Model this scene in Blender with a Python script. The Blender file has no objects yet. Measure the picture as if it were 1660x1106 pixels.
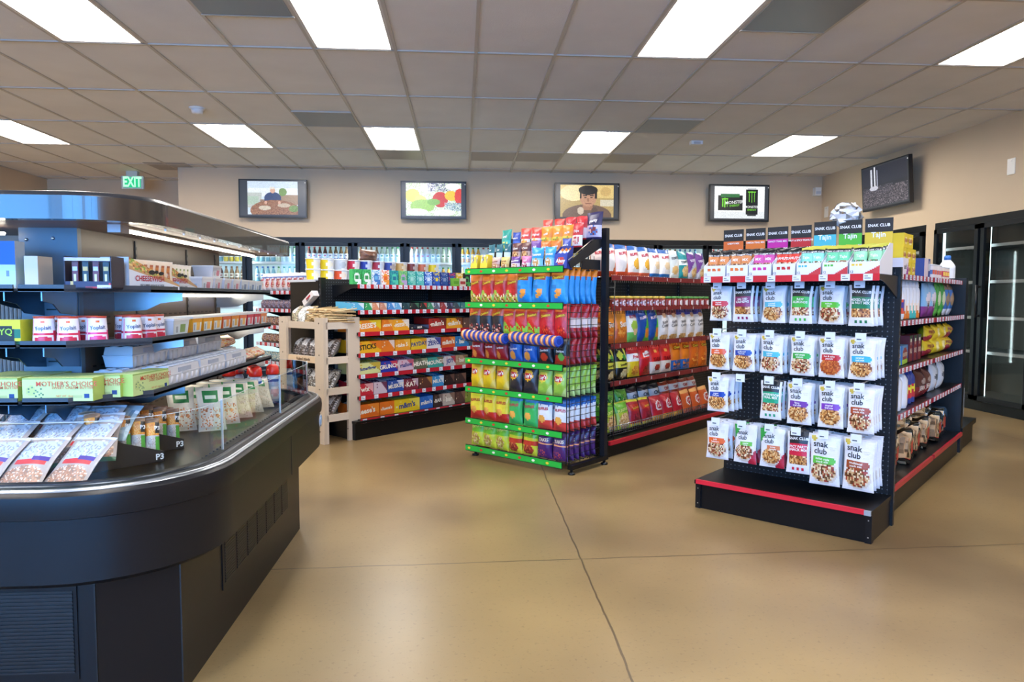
import bpy, math, random
from mathutils import Vector, Matrix
random.seed(7)
sc = bpy.context.scene
COL = sc.collection
R = math.radians
S2 = math.sqrt(.5)

# ------------------------------------------------------------------ camera
cam_d = bpy.data.cameras.new('camera'); cam = bpy.data.objects.new('camera', cam_d); COL.objects.link(cam)
cam_d.sensor_width = 36.0
cam_d.lens = 1144.564 / 1660 * 36.0
YAW, PITCH, ROLL = -0.0709643, -0.0609609, 0.0024000
fw = Vector((-math.sin(YAW) * math.cos(PITCH), math.cos(YAW) * math.cos(PITCH), math.sin(PITCH)))
rt = Vector((math.cos(YAW), math.sin(YAW), 0)); up = rt.cross(fw)
r2 = rt * math.cos(ROLL) + up * math.sin(ROLL); u2 = -rt * math.sin(ROLL) + up * math.cos(ROLL)
cam.matrix_world = Matrix(((r2.x, u2.x, -fw.x, 0), (r2.y, u2.y, -fw.y, 0), (r2.z, u2.z, -fw.z, 1.2), (0, 0, 0, 1)))
cam_d.clip_start = .05; cam_d.clip_end = 100
sc.camera = cam
# ------------------------------------------------------------------ world, light levels, exposure
world = bpy.data.worlds.new('world'); sc.world = world; world.use_nodes = True
bgn = world.node_tree.nodes['Background']
bgn.inputs[0].default_value = (.13, .42, 1.0, 1); bgn.inputs[1].default_value = 16.0
LAMP = 32.0          # ceiling lamps
LED = 16.0           # strips in the refrigerated cases
SCREEN = 1.0
sc.view_settings.view_transform = 'Standard'; sc.view_settings.look = 'None'
sc.view_settings.gamma = 1; sc.view_settings.use_curve_mapping = False
sc.view_settings.exposure = 0.22
sc.cycles.max_bounces = 8; sc.cycles.transparent_max_bounces = 16; sc.cycles.diffuse_bounces = 4
sc.cycles.caustics_reflective = False; sc.cycles.caustics_refractive = False
sc.cycles.sample_clamp_indirect = 4.0

# ------------------------------------------------------------------ colours and materials
def lin(c):
    if isinstance(c, str):
        c = c.lstrip('#')
        if len(c) == 3: c = ''.join(x * 2 for x in c)
        c = tuple(int(c[i:i + 2], 16) / 255 for i in (0, 2, 4))
    return tuple((x / 12.92 if x <= .04045 else ((x + .055) / 1.055) ** 2.4) for x in c) + (1.0,)

def newmat(name):
    m = bpy.data.materials.new(name); m.use_nodes = True
    nt = m.node_tree; bs = nt.nodes['Principled BSDF']
    return m, nt, bs

def attr_mat(name, rough, metal=0.0, bump=0.0, bscale=40, spec=.5, coat=0.0, dist=.01):
    m, nt, bs = newmat(name)
    a = nt.nodes.new('ShaderNodeAttribute'); a.attribute_name = 'col'
    nt.links.new(a.outputs['Color'], bs.inputs['Base Color'])
    bs.inputs['Roughness'].default_value = rough; bs.inputs['Metallic'].default_value = metal
    bs.inputs['Specular IOR Level'].default_value = spec; bs.inputs['Coat Weight'].default_value = coat
    if bump:
        tc = nt.nodes.new('ShaderNodeTexCoord')
        n = nt.nodes.new('ShaderNodeTexNoise'); n.inputs['Scale'].default_value = bscale; n.inputs['Detail'].default_value = 3
        nt.links.new(tc.outputs['Object'], n.inputs['Vector'])
        b = nt.nodes.new('ShaderNodeBump'); b.inputs['Strength'].default_value = bump; b.inputs['Distance'].default_value = dist
        nt.links.new(n.outputs['Fac'], b.inputs['Height']); nt.links.new(b.outputs[0], bs.inputs['Normal'])
    return m

MAT = {}
MAT['film'] = attr_mat('printed film', .34, bump=.45, bscale=28)
MAT['card'] = attr_mat('printed card', .5, bump=.03, bscale=200)
MAT['plastic'] = attr_mat('moulded plastic', .3, bump=.02, bscale=120)
MAT['paint'] = attr_mat('powder coated steel', .38, bump=.03, bscale=300)
MAT['gloss'] = attr_mat('satin black panel', .36, bump=.02, bscale=300, spec=.28)
MAT['laminate'] = attr_mat('glossy laminate', .24, bump=.02, bscale=300, spec=.8, coat=.5)
MAT['metal'] = attr_mat('brushed steel', .3, metal=1.0, bump=.03, bscale=200)
MAT['wood'] = attr_mat('raw pine', .65, bump=.1, bscale=60)
MAT['organic'] = attr_mat('rough food', .7, bump=.6, bscale=90)
def emit_mat(name, k):
    m, nt, bs = newmat(name)
    a = nt.nodes.new('ShaderNodeAttribute'); a.attribute_name = 'col'
    bs.inputs['Base Color'].default_value = (.02, .02, .02, 1); bs.inputs['Roughness'].default_value = .3
    nt.links.new(a.outputs['Color'], bs.inputs['Emission Color']); bs.inputs['Emission Strength'].default_value = k
    return m
MAT['lamp'] = emit_mat('lamp diffuser', LAMP)
MAT['led'] = emit_mat('led strip', LED)
MAT['screen'] = emit_mat('display screen', SCREEN)
def glass_mat(name, tint, gl):
    m = bpy.data.materials.new(name); m.use_nodes = True; nt = m.node_tree; nt.nodes.clear()
    o = nt.nodes.new('ShaderNodeOutputMaterial'); mx = nt.nodes.new('ShaderNodeMixShader')
    t = nt.nodes.new('ShaderNodeBsdfTransparent'); t.inputs[0].default_value = tint
    g = nt.nodes.new('ShaderNodeBsdfGlossy'); g.inputs['Roughness'].default_value = .03
    f = nt.nodes.new('ShaderNodeFresnel'); f.inputs[0].default_value = gl
    nt.links.new(f.outputs[0], mx.inputs[0]); nt.links.new(t.outputs[0], mx.inputs[1]); nt.links.new(g.outputs[0], mx.inputs[2])
    nt.links.new(mx.outputs[0], o.inputs[0]); return m
MAT['glass'] = glass_mat('clear pane', (.93, .97, .96, 1), 1.45)
MAT['clearfilm'] = glass_mat('clear film', (.97, .97, .97, 1), 1.5)

def pegboard():
    m, nt, bs = newmat('perforated steel'); L = nt.links.new
    tc = nt.nodes.new('ShaderNodeTexCoord'); sp = nt.nodes.new('ShaderNodeSeparateXYZ'); L(tc.outputs['Object'], sp.inputs[0])
    def mth(op, a, b=None):
        n = nt.nodes.new('ShaderNodeMath'); n.operation = op
        for i, v in enumerate((a, b)):
            if v is None: continue
            if isinstance(v, (int, float)): n.inputs[i].default_value = v
            else: L(v, n.inputs[i])
        return n.outputs[0]
    def cell(s): return mth('SUBTRACT', mth('FRACT', mth('DIVIDE', s, .0254)), .5)
    x, z = cell(sp.outputs[0]), cell(sp.outputs[2])
    d = mth('SQRT', mth('ADD', mth('MULTIPLY', x, x), mth('MULTIPLY', z, z)))
    mask = mth('LESS_THAN', d, .14)
    mx = nt.nodes.new('ShaderNodeMix'); mx.data_type = 'RGBA'; L(mask, mx.inputs[0])
    mx.inputs[6].default_value = lin('15171b'); mx.inputs[7].default_value = lin('6a7078')
    L(mx.outputs[2], bs.inputs['Base Color']); bs.inputs['Roughness'].default_value = .4
    return m
MAT['peg'] = pegboard()

def surface_mat(name, c1, c2, scale, rough, bump=0.0, detail=4, c3=None, joints=False, spec=.5):
    m, nt, bs = newmat(name); L = nt.links.new
    tc = nt.nodes.new('ShaderNodeTexCoord')
    n = nt.nodes.new('ShaderNodeTexNoise'); n.inputs['Scale'].default_value = scale; n.inputs['Detail'].default_value = detail
    L(tc.outputs['Object'], n.inputs['Vector'])
    cr = nt.nodes.new('ShaderNodeValToRGB'); L(n.outputs['Fac'], cr.inputs[0])
    cr.color_ramp.elements[0].position = .3; cr.color_ramp.elements[0].color = lin(c1)
    cr.color_ramp.elements[1].position = .7; cr.color_ramp.elements[1].color = lin(c2)
    out = cr.outputs[0]
    if joints:
        nn = nt.nodes.new('ShaderNodeTexNoise'); nn.inputs['Scale'].default_value = .55; nn.inputs['Detail'].default_value = 2.5; nn.inputs['Roughness'].default_value = .45
        L(tc.outputs['Object'], nn.inputs['Vector'])
        rr_ = nt.nodes.new('ShaderNodeValToRGB'); L(nn.outputs['Fac'], rr_.inputs[0])
        rr_.color_ramp.elements[0].position = .36; rr_.color_ramp.elements[0].color = (0, 0, 0, 1)
        rr_.color_ramp.elements[1].position = .70; rr_.color_ramp.elements[1].color = (.6, .6, .6, 1)
        mz = nt.nodes.new('ShaderNodeMix'); mz.data_type = 'RGBA'; L(rr_.outputs[0], mz.inputs[0]); L(out, mz.inputs[6]); mz.inputs[7].default_value = lin('a08852'); out = mz.outputs[2]
    if c3:
        n2 = nt.nodes.new('ShaderNodeTexNoise'); n2.inputs['Scale'].default_value = scale * 55; n2.inputs['Detail'].default_value = 2
        L(tc.outputs['Object'], n2.inputs['Vector'])
        r2_ = nt.nodes.new('ShaderNodeValToRGB'); L(n2.outputs['Fac'], r2_.inputs[0])
        r2_.color_ramp.elements[0].position = .60; r2_.color_ramp.elements[0].color = (0, 0, 0, 1)
        r2_.color_ramp.elements[1].position = .74; r2_.color_ramp.elements[1].color = (.35, .35, .35, 1)
        mx = nt.nodes.new('ShaderNodeMix'); mx.data_type = 'RGBA'; L(r2_.outputs[0], mx.inputs[0]); L(out, mx.inputs[6])
        mx.inputs[7].default_value = lin(c3); out = mx.outputs[2]
    if joints:
        sp = nt.nodes.new('ShaderNodeSeparateXYZ'); L(tc.outputs['Object'], sp.inputs[0])
        n3 = nt.nodes.new('ShaderNodeTexNoise'); n3.inputs['Scale'].default_value = 6; L(tc.outputs['Object'], n3.inputs['Vector'])
        def mth(op, a, b):
            q = nt.nodes.new('ShaderNodeMath'); q.operation = op
            for i, v in enumerate((a, b)):
                if isinstance(v, (int, float)): q.inputs[i].default_value = v
                else: L(v, q.inputs[i])
            return q.outputs[0]
        wob = mth('MULTIPLY', mth('SUBTRACT', n3.outputs['Fac'], .5), .02)
        masks = []
        for ax, base, slope, per in ((0, .512, .0105, 4.2), (1, 3.14, .026, 4.2)):
            v = mth('SUBTRACT', sp.outputs[ax], mth('MULTIPLY', sp.outputs[1 - ax], slope))
            v = mth('ADD', mth('SUBTRACT', v, base - per / 2), wob)
            v = mth('ABSOLUTE', mth('SUBTRACT', mth('WRAP', v, per), per / 2), 0)
            masks.append(mth('LESS_THAN', v, .0042))
        for nd in nt.nodes:
            if nd.type == 'MATH' and nd.operation == 'WRAP': nd.inputs[1].default_value = 4.2; nd.inputs[2].default_value = 0
        jm = mth('MAXIMUM', masks[0], masks[1])
        mx = nt.nodes.new('ShaderNodeMix'); mx.data_type = 'RGBA'; L(mth('MULTIPLY', jm, .75), mx.inputs[0]); L(out, mx.inputs[6])
        mx.inputs[7].default_value = lin('3a2c1c'); out = mx.outputs[2]
        rn = mth('ADD', mth('MULTIPLY', n.outputs['Fac'], .08), rough + .01); L(rn, bs.inputs['Roughness'])
    else: bs.inputs['Roughness'].default_value = rough
    bs.inputs['Specular IOR Level'].default_value = spec
    L(out, bs.inputs['Base Color'])
    if bump:
        nb = nt.nodes.new('ShaderNodeTexNoise'); nb.inputs['Scale'].default_value = 160; L(tc.outputs['Object'], nb.inputs['Vector'])
        b = nt.nodes.new('ShaderNodeBump'); b.inputs['Strength'].default_value = bump; b.inputs['Distance'].default_value = .003
        L(nb.outputs['Fac'], b.inputs['Height']); L(b.outputs[0], bs.inputs['Normal'])
    return m
MAT['floor'] = surface_mat('polished concrete', '6a573c', '917b58', 1.1, .27, c3='4c3a24', joints=True)
MAT['wall'] = surface_mat('beige wall paint', 'd2ba9a', 'd7c0a0', .8, .6, bump=.1)
MAT['ceiling'] = surface_mat('mineral ceiling tile', 'e0ddda', 'e8e5e2', 2.2, .9, bump=.5)
MAT['tbar'] = surface_mat('ceiling grid bar', 'bdb5aa', 'c2baaf', 2, .5)

# ------------------------------------------------------------------ mesh builder
class M:
    def __init__(s): s.v = []; s.f = []; s.c = []; s.m = []; s.sm = []
    def add(s, vs, fs, col, mat='plastic', smooth=False):
        o = len(s.v); s.v += [tuple(p) for p in vs]
        one = not isinstance(col, list)
        for i, f in enumerate(fs):
            s.f.append(tuple(o + k for k in f)); s.c.append(col if one else col[i]); s.m.append(mat); s.sm.append(smooth)
        return s
    def box(s, x0, x1, y0, y1, z0, z1, col, mat='paint'):
        vs = [(x, y, z) for z in (z0, z1) for y in (y0, y1) for x in (x0, x1)]
        return s.add(vs, [(0, 2, 3, 1), (4, 5, 7, 6), (0, 1, 5, 4), (2, 6, 7, 3), (0, 4, 6, 2), (1, 3, 7, 5)], col, mat)
    def bar(s, p, q, r, col, mat='paint', n=8):
        p, q = Vector(p), Vector(q); d = (q - p).normalized()
        a = d.orthogonal().normalized(); b = d.cross(a)
        vs = []
        for c in (p, q):
            for k in range(n):
                t = 2 * math.pi * k / n; vs.append(c + a * (r * math.cos(t)) + b * (r * math.sin(t)))
        fs = [(k, (k + 1) % n, n + (k + 1) % n, n + k) for k in range(n)] + [tuple(range(n - 1, -1, -1)), tuple(range(n, 2 * n))]
        return s.add(vs, fs, col, mat, True)
    def prism(s, pts, h0, h1, col, mat='paint', axis='z', flip=False):
        n = len(pts)
        def P(a, b, h): return (a, b, h) if axis == 'z' else ((a, h, b) if axis == 'y' else (h, a, b))
        vs = [P(a, b, h0) for a, b in pts] + [P(a, b, h1) for a, b in pts]
        return s.add(vs, [tuple(range(n - 1, -1, -1)), tuple(range(n, 2 * n))] + [(k, (k + 1) % n, n + (k + 1) % n, n + k) for k in range(n)], col, mat)
    def rings(s, rings, col, mat='paint', smooth=True, close=True, cap=(False, False)):
        n = len(rings[0]); vs = [p for r in rings for p in r]; fs = []; cs = []
        K = n if close else n - 1
        for i in range(len(rings) - 1):
            for k in range(K):
                k2 = (k + 1) % n
                fs.append((i * n + k, i * n + k2, (i + 1) * n + k2, (i + 1) * n + k)); cs.append(col[i] if isinstance(col, list) else col)
        if cap[0]: fs.append(tuple(range(n - 1, -1, -1))); cs.append(cs[0])
        if cap[1]: fs.append(tuple(range((len(rings) - 1) * n, len(rings) * n))); cs.append(cs[-1])
        return s.add(vs, fs, cs, mat, smooth)
    def lathe(s, prof, col, mat='plastic', n=20, cx=0, cy=0, cap=(True, True)):
        rg = [[(cx + r * math.cos(2 * math.pi * k / n), cy + r * math.sin(2 * math.pi * k / n), z) for k in range(n)] for r, z in prof]
        return s.rings(rg, col, mat, True, True, cap)
    def surf(s, fn, nu, nv, spec, mat='film', W=1., H=1., seed=0, smooth=True, texts=True, grain=0.0):
        vs = [fn(i / nu, j / nv, 0) for j in range(nv + 1) for i in range(nu + 1)]
        fs = []; cs = []; rnd = random.Random(seed)
        for j in range(nv):
            for i in range(nu):
                k = j * (nu + 1) + i; fs.append((k, k + 1, k + nu + 2, k + nu + 1))
                cc = lin(paint(spec, (i + .5) / nu, (j + .5) / nv, rnd)); g = 1 + grain * (rnd.random() - .5) * 2
                cs.append((cc[0] * g, cc[1] * g, cc[2] * g, 1))
        s.add(vs, fs, cs, mat, smooth)
        if texts:
            lay = 0
            for t in spec:
                if t[0] == 't':
                    lay += 1
                    _, txt, u0, v0, size, c = t[:6]; rot = R(t[6]) if len(t) > 6 else 0; bold = t[7] if len(t) > 7 else .012
                    tv, tf = text_geo(txt, bold)
                    ca, sa = math.cos(rot), math.sin(rot)
                    vv = [fn(u0 + (x * ca - y * sa) * size / W, v0 + (x * sa + y * ca) * size / H, .0020 + .0006 * lay if mat == 'film' else .0008 + .0006 * lay) for x, y in tv]
                    s.add(vv, tf, lin(c), mat)
        return s
    def move(s, dx, dy, dz, rz=0, rx=0):
        Mx = Matrix.Translation((dx, dy, dz)) @ Matrix.Rotation(rz, 4, 'Z') @ Matrix.Rotation(rx, 4, 'X')
        s.v = [tuple(Mx @ Vector(p)) for p in s.v]; return s
    def mesh(s, name):
        me = bpy.data.meshes.new(name); me.from_pydata(s.v, [], s.f); me.update()
        mats = []
        for m in s.m:
            if m not in mats: mats.append(m)
        for m in mats: me.materials.append(MAT[m])
        me.polygons.foreach_set('material_index', [mats.index(m) for m in s.m])
        me.polygons.foreach_set('use_smooth', s.sm)
        ca = me.color_attributes.new('col', 'FLOAT_COLOR', 'CORNER')
        buf = []
        for f, c in zip(s.f, s.c):
            if isinstance(c, str): c = lin(c)
            buf += list(c) * len(f)
        ca.data.foreach_set('color', buf)
        return me

_tg = {}
def text_geo(txt, bold=.012):
    k = (txt, bold)
    if k in _tg: return _tg[k]
    cu = bpy.data.curves.new('t', 'FONT'); cu.body = txt; cu.align_x = 'CENTER'; cu.align_y = 'CENTER'; cu.size = 1.4
    cu.resolution_u = 2; cu.offset = bold; cu.space_line = .85
    ob = bpy.data.objects.new('t', cu); me = ob.to_mesh()
    vs = [(v.co.x, v.co.y) for v in me.vertices]; fs = [tuple(p.vertices) for p in me.polygons]
    ob.to_mesh_clear(); bpy.data.objects.remove(ob); bpy.data.curves.remove(cu)
    _tg[k] = (vs, fs); return _tg[k]

def paint(spec, u, v, rnd):
    c = '888888'
    for L in spec:
        k = L[0]
        if k == 'b' and L[1] <= v <= L[2]: c = L[3]
        elif k == 'r' and L[1] <= u <= L[2] and L[3] <= v <= L[4]: c = L[5]
        elif k == 'e' and ((u - L[1]) / L[3]) ** 2 + ((v - L[2]) / L[4]) ** 2 < 1: c = L[5]
        elif k == 'd' and L[1] * u + L[2] * v > L[3]: c = L[4]
        elif k == 'w' and v < L[1] + L[2] * math.sin(L[3] * u * 6.28): c = L[4]
        elif k == 's' and L[1] <= u <= L[2] and L[3] <= v <= L[4]:
            if rnd.random() < L[5]: c = rnd.choice(L[6])
        elif k == 'x' and ((u - L[1]) / L[3]) ** 2 + ((v - L[2]) / L[4]) ** 2 < 1: c = rnd.choice(L[5])
    return c

# ------------------------------------------------------------------ frames, things, parts
class Fr:      # a turned floor frame: x along a face to the viewer's right, -y out of the face
    def __init__(s, deg): s.a = R(deg); s.c = math.cos(s.a); s.s = math.sin(s.a)
    def loc(s, x, y, z): return (x * s.c - y * s.s, x * s.s + y * s.c, z)
EC = Fr(-45)   # end caps: (x, y) = (b, a)
SF = Fr(45)    # side faces: (x, y) = (a, -b)
IF = Fr(0)     # island front
WR = Fr(-90)   # right wall: (x, y) = (-world y, world x)
IR = Fr(90)    # island right side: (x, y) = (world y, -world x)
seen_labels = {}
def tag(o, label, cat, group=None, same=False):
    n = len(label.split())
    if not 4 <= n <= 16 or (not same and label in seen_labels): print('LABELERR', n, label)
    seen_labels[label] = 1
    o['label'] = label; o['category'] = cat
    if group: o['group'] = group
    return o
def structure(name, m):
    o = bpy.data.objects.new(name, m.mesh(name)); COL.objects.link(o); o['kind'] = 'structure'; return o
def thing(name, fr, x, y, z, label, cat, group=None):
    o = bpy.data.objects.new(name, None); COL.objects.link(o); o.location = fr.loc(x, y, z); o.rotation_euler = (0, 0, fr.a)
    o.empty_display_size = .1; o['org'] = (x, y, z); return tag(o, label, cat, group)
def part(name, m, parent, label=None, local=False):
    """m is built in the frame's own coordinates; shift it to the thing's origin."""
    if not local:
        r = parent
        while r.parent: r = r.parent
        ox, oy, oz = r['org']; m.v = [(p[0] - ox, p[1] - oy, p[2] - oz) for p in m.v]
    o = bpy.data.objects.new(name, m.mesh(name)); COL.objects.link(o); o.parent = parent
    if label: o['label'] = label
    return o
PROTO = {}
def put(key, name, fr, x, y, z, label, cat, group=None, rz=0, rx=0, ry=0, same=False):
    """a copy of product `key`: its mesh and its part meshes, shared."""
    me, kids = PROTO[key]
    o = bpy.data.objects.new(name, me); COL.objects.link(o)
    o.location = fr.loc(x, y, z); o.rotation_euler = (R(rx), R(ry), fr.a + R(rz))
    for kn, km in kids:
        k = bpy.data.objects.new(kn, km); COL.objects.link(k); k.parent = o
    return tag(o, label, cat, group, same)
ORD = ['first', 'second', 'third', 'fourth', 'fifth', 'sixth', 'seventh', 'eighth', 'ninth', 'tenth', 'eleventh', 'twelfth', 'thirteenth', 'fourteenth', 'fifteenth', 'sixteenth']

# ================================================================== ROOM
CH = 3.079           # ceiling height
XL, XR, YF, YB, YA, XA = -6.6, 5.55, -3.4, 10.65, 11.9, -4.09
W = 'c0b09c'
def plain(v, f, mat): return M().add(v, f, lin('888'), mat)
structure('floor', plain([(XL, YF, 0), (XR + .9, YF, 0), (XR + .9, YA, 0), (XL, YA, 0)], [(0, 1, 2, 3)], 'floor'))
CT = 2.085           # top of the wall coolers
structure('wall_back', M().box(XA, XR + .1, YB + .05, YB + .95, CT + .002, CT + .03, lin(W), 'wall').box(XA, XR + .1, YB, YB + .1, CT, CH, lin(W), 'wall').box(XA, -3.9, YB, YB + .1, 0, CT, lin(W), 'wall').box(5.28, XR + .1, YB, YB + .1, 0, CT, lin(W), 'wall'))  # first box is an unseen slab added above the coolers against light leaks
structure('wall_alcove', M().box(XL, XA + .1, YA, YA + .1, 0, CH, lin(W), 'wall').box(XA, XA + .1, YB + .1, YA, 0, CH, lin(W), 'wall'))
structure('wall_left', M().box(XL - .1, XL, YF, YA, 0, CH, lin(W), 'wall'))
structure('wall_right', M().box(XR + .05, XR + 1.0, 4.9, 9.9, CT + .002, CT + .03, lin(W), 'wall').box(XR, XR + .1, YF, YB, CT, CH, lin(W), 'wall').box(XR, XR + .1, YF, 4.95, 0, CT, lin(W), 'wall')  # slab over the right-hand coolers likewise added, unseen, to keep sky light out
          .box(XR, XR + .1, 7.99, 8.15, 0, CT, lin(W), 'wall').box(XR, XR + .1, 9.78, YB, 0, CT, lin(W), 'wall'))
wf = M().box(XL, XR, YF - .1, YF, 0, .35, lin(W), 'wall').box(XL, XR, YF - .1, YF, 2.75, CH, lin(W), 'wall')
wins = [(-6.2, -3.6), (-3.3, -.7), (-.4, 1.6)]
px = XL
for a, b in wins + [(XR, XR)]:
    wf.box(px, a, YF - .1, YF, .35, 2.75, lin(W), 'wall'); px = b
structure('wall_front', wf)
for i, (a, b) in enumerate(wins):
    w = M()
    for x0, x1, z0, z1 in ((a, b, .35, .4), (a, b, 2.7, 2.75), (a, a + .05, .4, 2.7), (b - .05, b, .4, 2.7), ((a + b) / 2 - .025, (a + b) / 2 + .025, .4, 2.7)):
        w.box(x0, x1, YF - .08, YF - .02, z0, z1, lin('2a2c30'))
    w.add([(a, YF - .05, .4), (b, YF - .05, .4), (b, YF - .05, 2.7), (a, YF - .05, 2.7)], [(0, 1, 2, 3)], lin('fff'), 'glass')
    structure('window_%d' % (i + 1), w)
    la = bpy.data.lights.new('daylight', 'AREA'); la.shape = 'RECTANGLE'; la.size = b - a; la.size_y = 2.35; la.cycles.is_portal = True
    lo = bpy.data.objects.new('daylight', la); COL.objects.link(lo); lo.location = ((a + b) / 2, YF - .12, 1.55); lo.rotation_euler = (R(90), 0, 0)

# ceiling: 2 x 4 ft cells, left open above each troffer
OX, OY, TX, TY = .11065, 5.54598, .6096, 1.2192
def gx(c): return OX + c * TX
def gy(r): return OY + r * TY
lights = [(c, r) for r in (-7, -4, -1, 2) for c in (-9, -5, -2, 2, 6)] + [(-9, 3.0)]
lights = [(c, r) for c, r in lights if not (c == -9 and r in (-1, 3.0))] + [(-8.0, -1)]
lights = [l for l in lights if not (l == (-9, -7))]
LS = {(int(c), int(r)) for c, r in lights}
ce = M(); tb = M()
for c in range(-12, 10):
    for r in range(-8, 6):
        x0, x1, y0, y1 = gx(c), gx(c + 1), gy(r), gy(r + 1)
        if (c, r) in LS: continue
        x0, x1 = max(x0, XL), min(x1, XR); y0, y1 = max(y0, YF), min(y1, YA)
        if x1 <= x0 or y1 <= y0: continue
        ce.add([(x0, y0, CH), (x1, y0, CH), (x1, y1, CH), (x0, y1, CH)], [(3, 2, 1, 0)], lin('888'), 'ceiling')
structure('ceiling', ce)
for c in range(-11, 9): tb.box(gx(c) - .012, gx(c) + .012, YF, YB if c > -7 else YA, CH - .008, CH + .01, lin('aaa'), 'tbar')
for r in range(-7, 6):
    if YF < gy(r) < YA: tb.box(XL, XR if gy(r) < YB else XA, gy(r) - .012, gy(r) + .012, CH - .009, CH + .01, lin('aaa'), 'tbar')
structure('trim_1', tb)
names = {(-5, -1): 'near left', (-2, -1): 'near left of centre', (2, -1): 'near right of centre', (6, -1): 'near far right'}
for c, r in sorted(LS):
    x0, x1, y0, y1 = gx(c) + .012, gx(c + 1) - .012, gy(r) + .012, gy(r + 1) - .012
    xc, yc = (x0 + x1) / 2, (y0 + y1) / 2
    row = {-1: 'nearest row', 2: 'row nearest the back wall', -4: 'row overhead', -7: 'row by the front windows'}[r]
    k = [q for q in sorted(LS) if q[1] == r].index((c, r))
    t = thing('ceiling_light', IF, xc, yc, CH, '%s recessed fluorescent troffer from the left in the %s' % (ORD[k], row), 'ceiling light', 'recessed ceiling troffers')
    f = M()
    for a, b, d, e in ((x0, x1, y0, y0 + .02), (x0, x1, y1 - .02, y1), (x0, x0 + .02, y0, y1), (x1 - .02, x1, y0, y1)): f.box(a, b, d, e, CH - .006, CH + .004, lin('d8d2ca'))
    part('frame', f, t)
    rf = M(); n = 12; rg = []
    for yy in (y0 + .01, y1 - .01):
        rg.append([(xc + (x1 - x0) / 2 * math.cos(math.pi * q / n) * 1.0, yy, CH + .11 * math.sin(math.pi * q / n)) for q in range(n + 1)])
    rf.rings(rg, lin('f4efe8'), 'paint', True, False)
    for yy in (y0 + .01, y1 - .01):
        rf.add([(xc + (x1 - x0) / 2 * math.cos(math.pi * q / n), yy, CH + .11 * math.sin(math.pi * q / n)) for q in range(n + 1)], [tuple(range(n + 1))], lin('f4efe8'), 'paint')
    part('reflector', rf, t)
    d = M(); rg = []
    for yy in (y0 + .03, y1 - .03):
        rg.append([(xc + .19 * math.cos(math.pi * q / 8), yy, CH + .05 - .045 * math.sin(math.pi * q / 8)) for q in range(9)])
    d.rings(rg, (1, .95, .90, 1), 'lamp', True, False)
    part('diffuser', d, t)
vents = [(-3, 1.5, 'left'), (3, 1.5, 'right'), (-3, -1, 'near left'), (3, -1, 'near right')]
for c, r, w in vents:
    x0, x1, y0, y1 = gx(c) + .014, gx(c + 1) - .014, gy(r) + .014, gy(r + .5) - .014
    t = thing('ceiling_panel', IF, x0, y0, CH, 'square grey metal air panel in the ceiling, %s one of four' % w, 'air panel', 'grey ceiling air panels')
    part('face_plate', M().box(x0, x1, y0, y1, CH - .012, CH - .002, lin('7d7f83')), t)
    e = M().box(x0 - .01, x1 + .01, y1, y1 + .02, CH - .014, CH - .001, lin('b8b2aa')).box(x0 - .01, x1 + .01, y0 - .02, y0, CH - .014, CH - .001, lin('b8b2aa'))
    part('edge_trim', e, t)
for c, r, h, w in ((-2, 3, .5, 'left of centre'), (0, 3, .5, 'at the centre'), (1, 3, .5, 'right of centre'), (3, 3, .5, 'furthest right'), (-7.5, 3.9, .5, 'over the alcove')):
    x0, y0 = gx(c) + .02, gy(r) + .02
    o = structure_like = M().box(x0, x0 + .57, y0, y0 + h * 1.15, CH - .006, CH - .001, lin('a09890'), 'paint')
    ob = bpy.data.objects.new('ceiling_grille', o.mesh('ceiling_grille')); COL.objects.link(ob)
    tag(ob, 'faint grey return air grille by the back wall, %s' % w, 'air grille', 'return air grilles')
# smoke detector and sensors
t = thing('smoke_detector', IF, -2.62, 7.35, CH, 'round white smoke detector on the ceiling at left', 'smoke detector')
part('base', M().lathe([(.075, CH - .012), (.078, CH - .001)], lin('efece6'), 'plastic', 24, -2.62, 7.35), t)
part('sensor_head', M().lathe([(.03, CH - .062), (.05, CH - .055), (.062, CH - .012)], lin('e4e0da'), 'plastic', 24, -2.62, 7.35), t)
t = thing('ceiling_sensor', IF, 2.80, 8.4, CH, 'small white ceiling sensor box right of centre', 'sensor')
part('housing', M().box(2.73, 2.87, 8.36, 8.44, CH - .045, CH - .002, lin('ecebe6'), 'plastic'), t)
part('lens', M().box(2.76, 2.84, 8.35, 8.36, CH - .04, CH - .015, lin('b8bcc0'), 'plastic'), t)
t = thing('motion_sensor', IF, 5.46, 10.62, 2.8, 'small white motion sensor in the back right corner', 'sensor')
part('housing', M().box(5.40, 5.49, 10.56, 10.65, 2.78, 2.90, lin('f0eee8'), 'plastic'), t)
part('lens', M().box(5.41, 5.48, 10.55, 10.56, 2.80, 2.84, lin('d0d4d8'), 'plastic'), t)
for yy, zz, w in ((10.5, 2.52, 'beside the back corner'), (6.86, 2.54, 'right of the tilted display screen')):
    t = thing('wall_plate', WR, -yy, XR, zz, 'white blank wall plate high on the right wall %s' % w, 'wall plate', 'white wall plates')
    part('plate', M().box(-yy - .05, -yy + .05, XR - .008, XR, zz - .08, zz + .08, lin('ece8df'), 'plastic'), t)
    part('screw', M().box(-yy - .006, -yy + .006, XR - .012, XR - .008, zz + .05, zz + .062, lin('b0aca4'), 'metal'), t)
# wall panel seams
sm = M()
for x in (-.83, 3.68): sm.box(x - .003, x + .003, YB - .002, YB, CT, CH, lin('a89a86'), 'wall')
sm.box(XA, XR, YB - .002, YB, 2.50, 2.506, lin('b0a28e'), 'wall')
structure('trim_2', sm)
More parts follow.
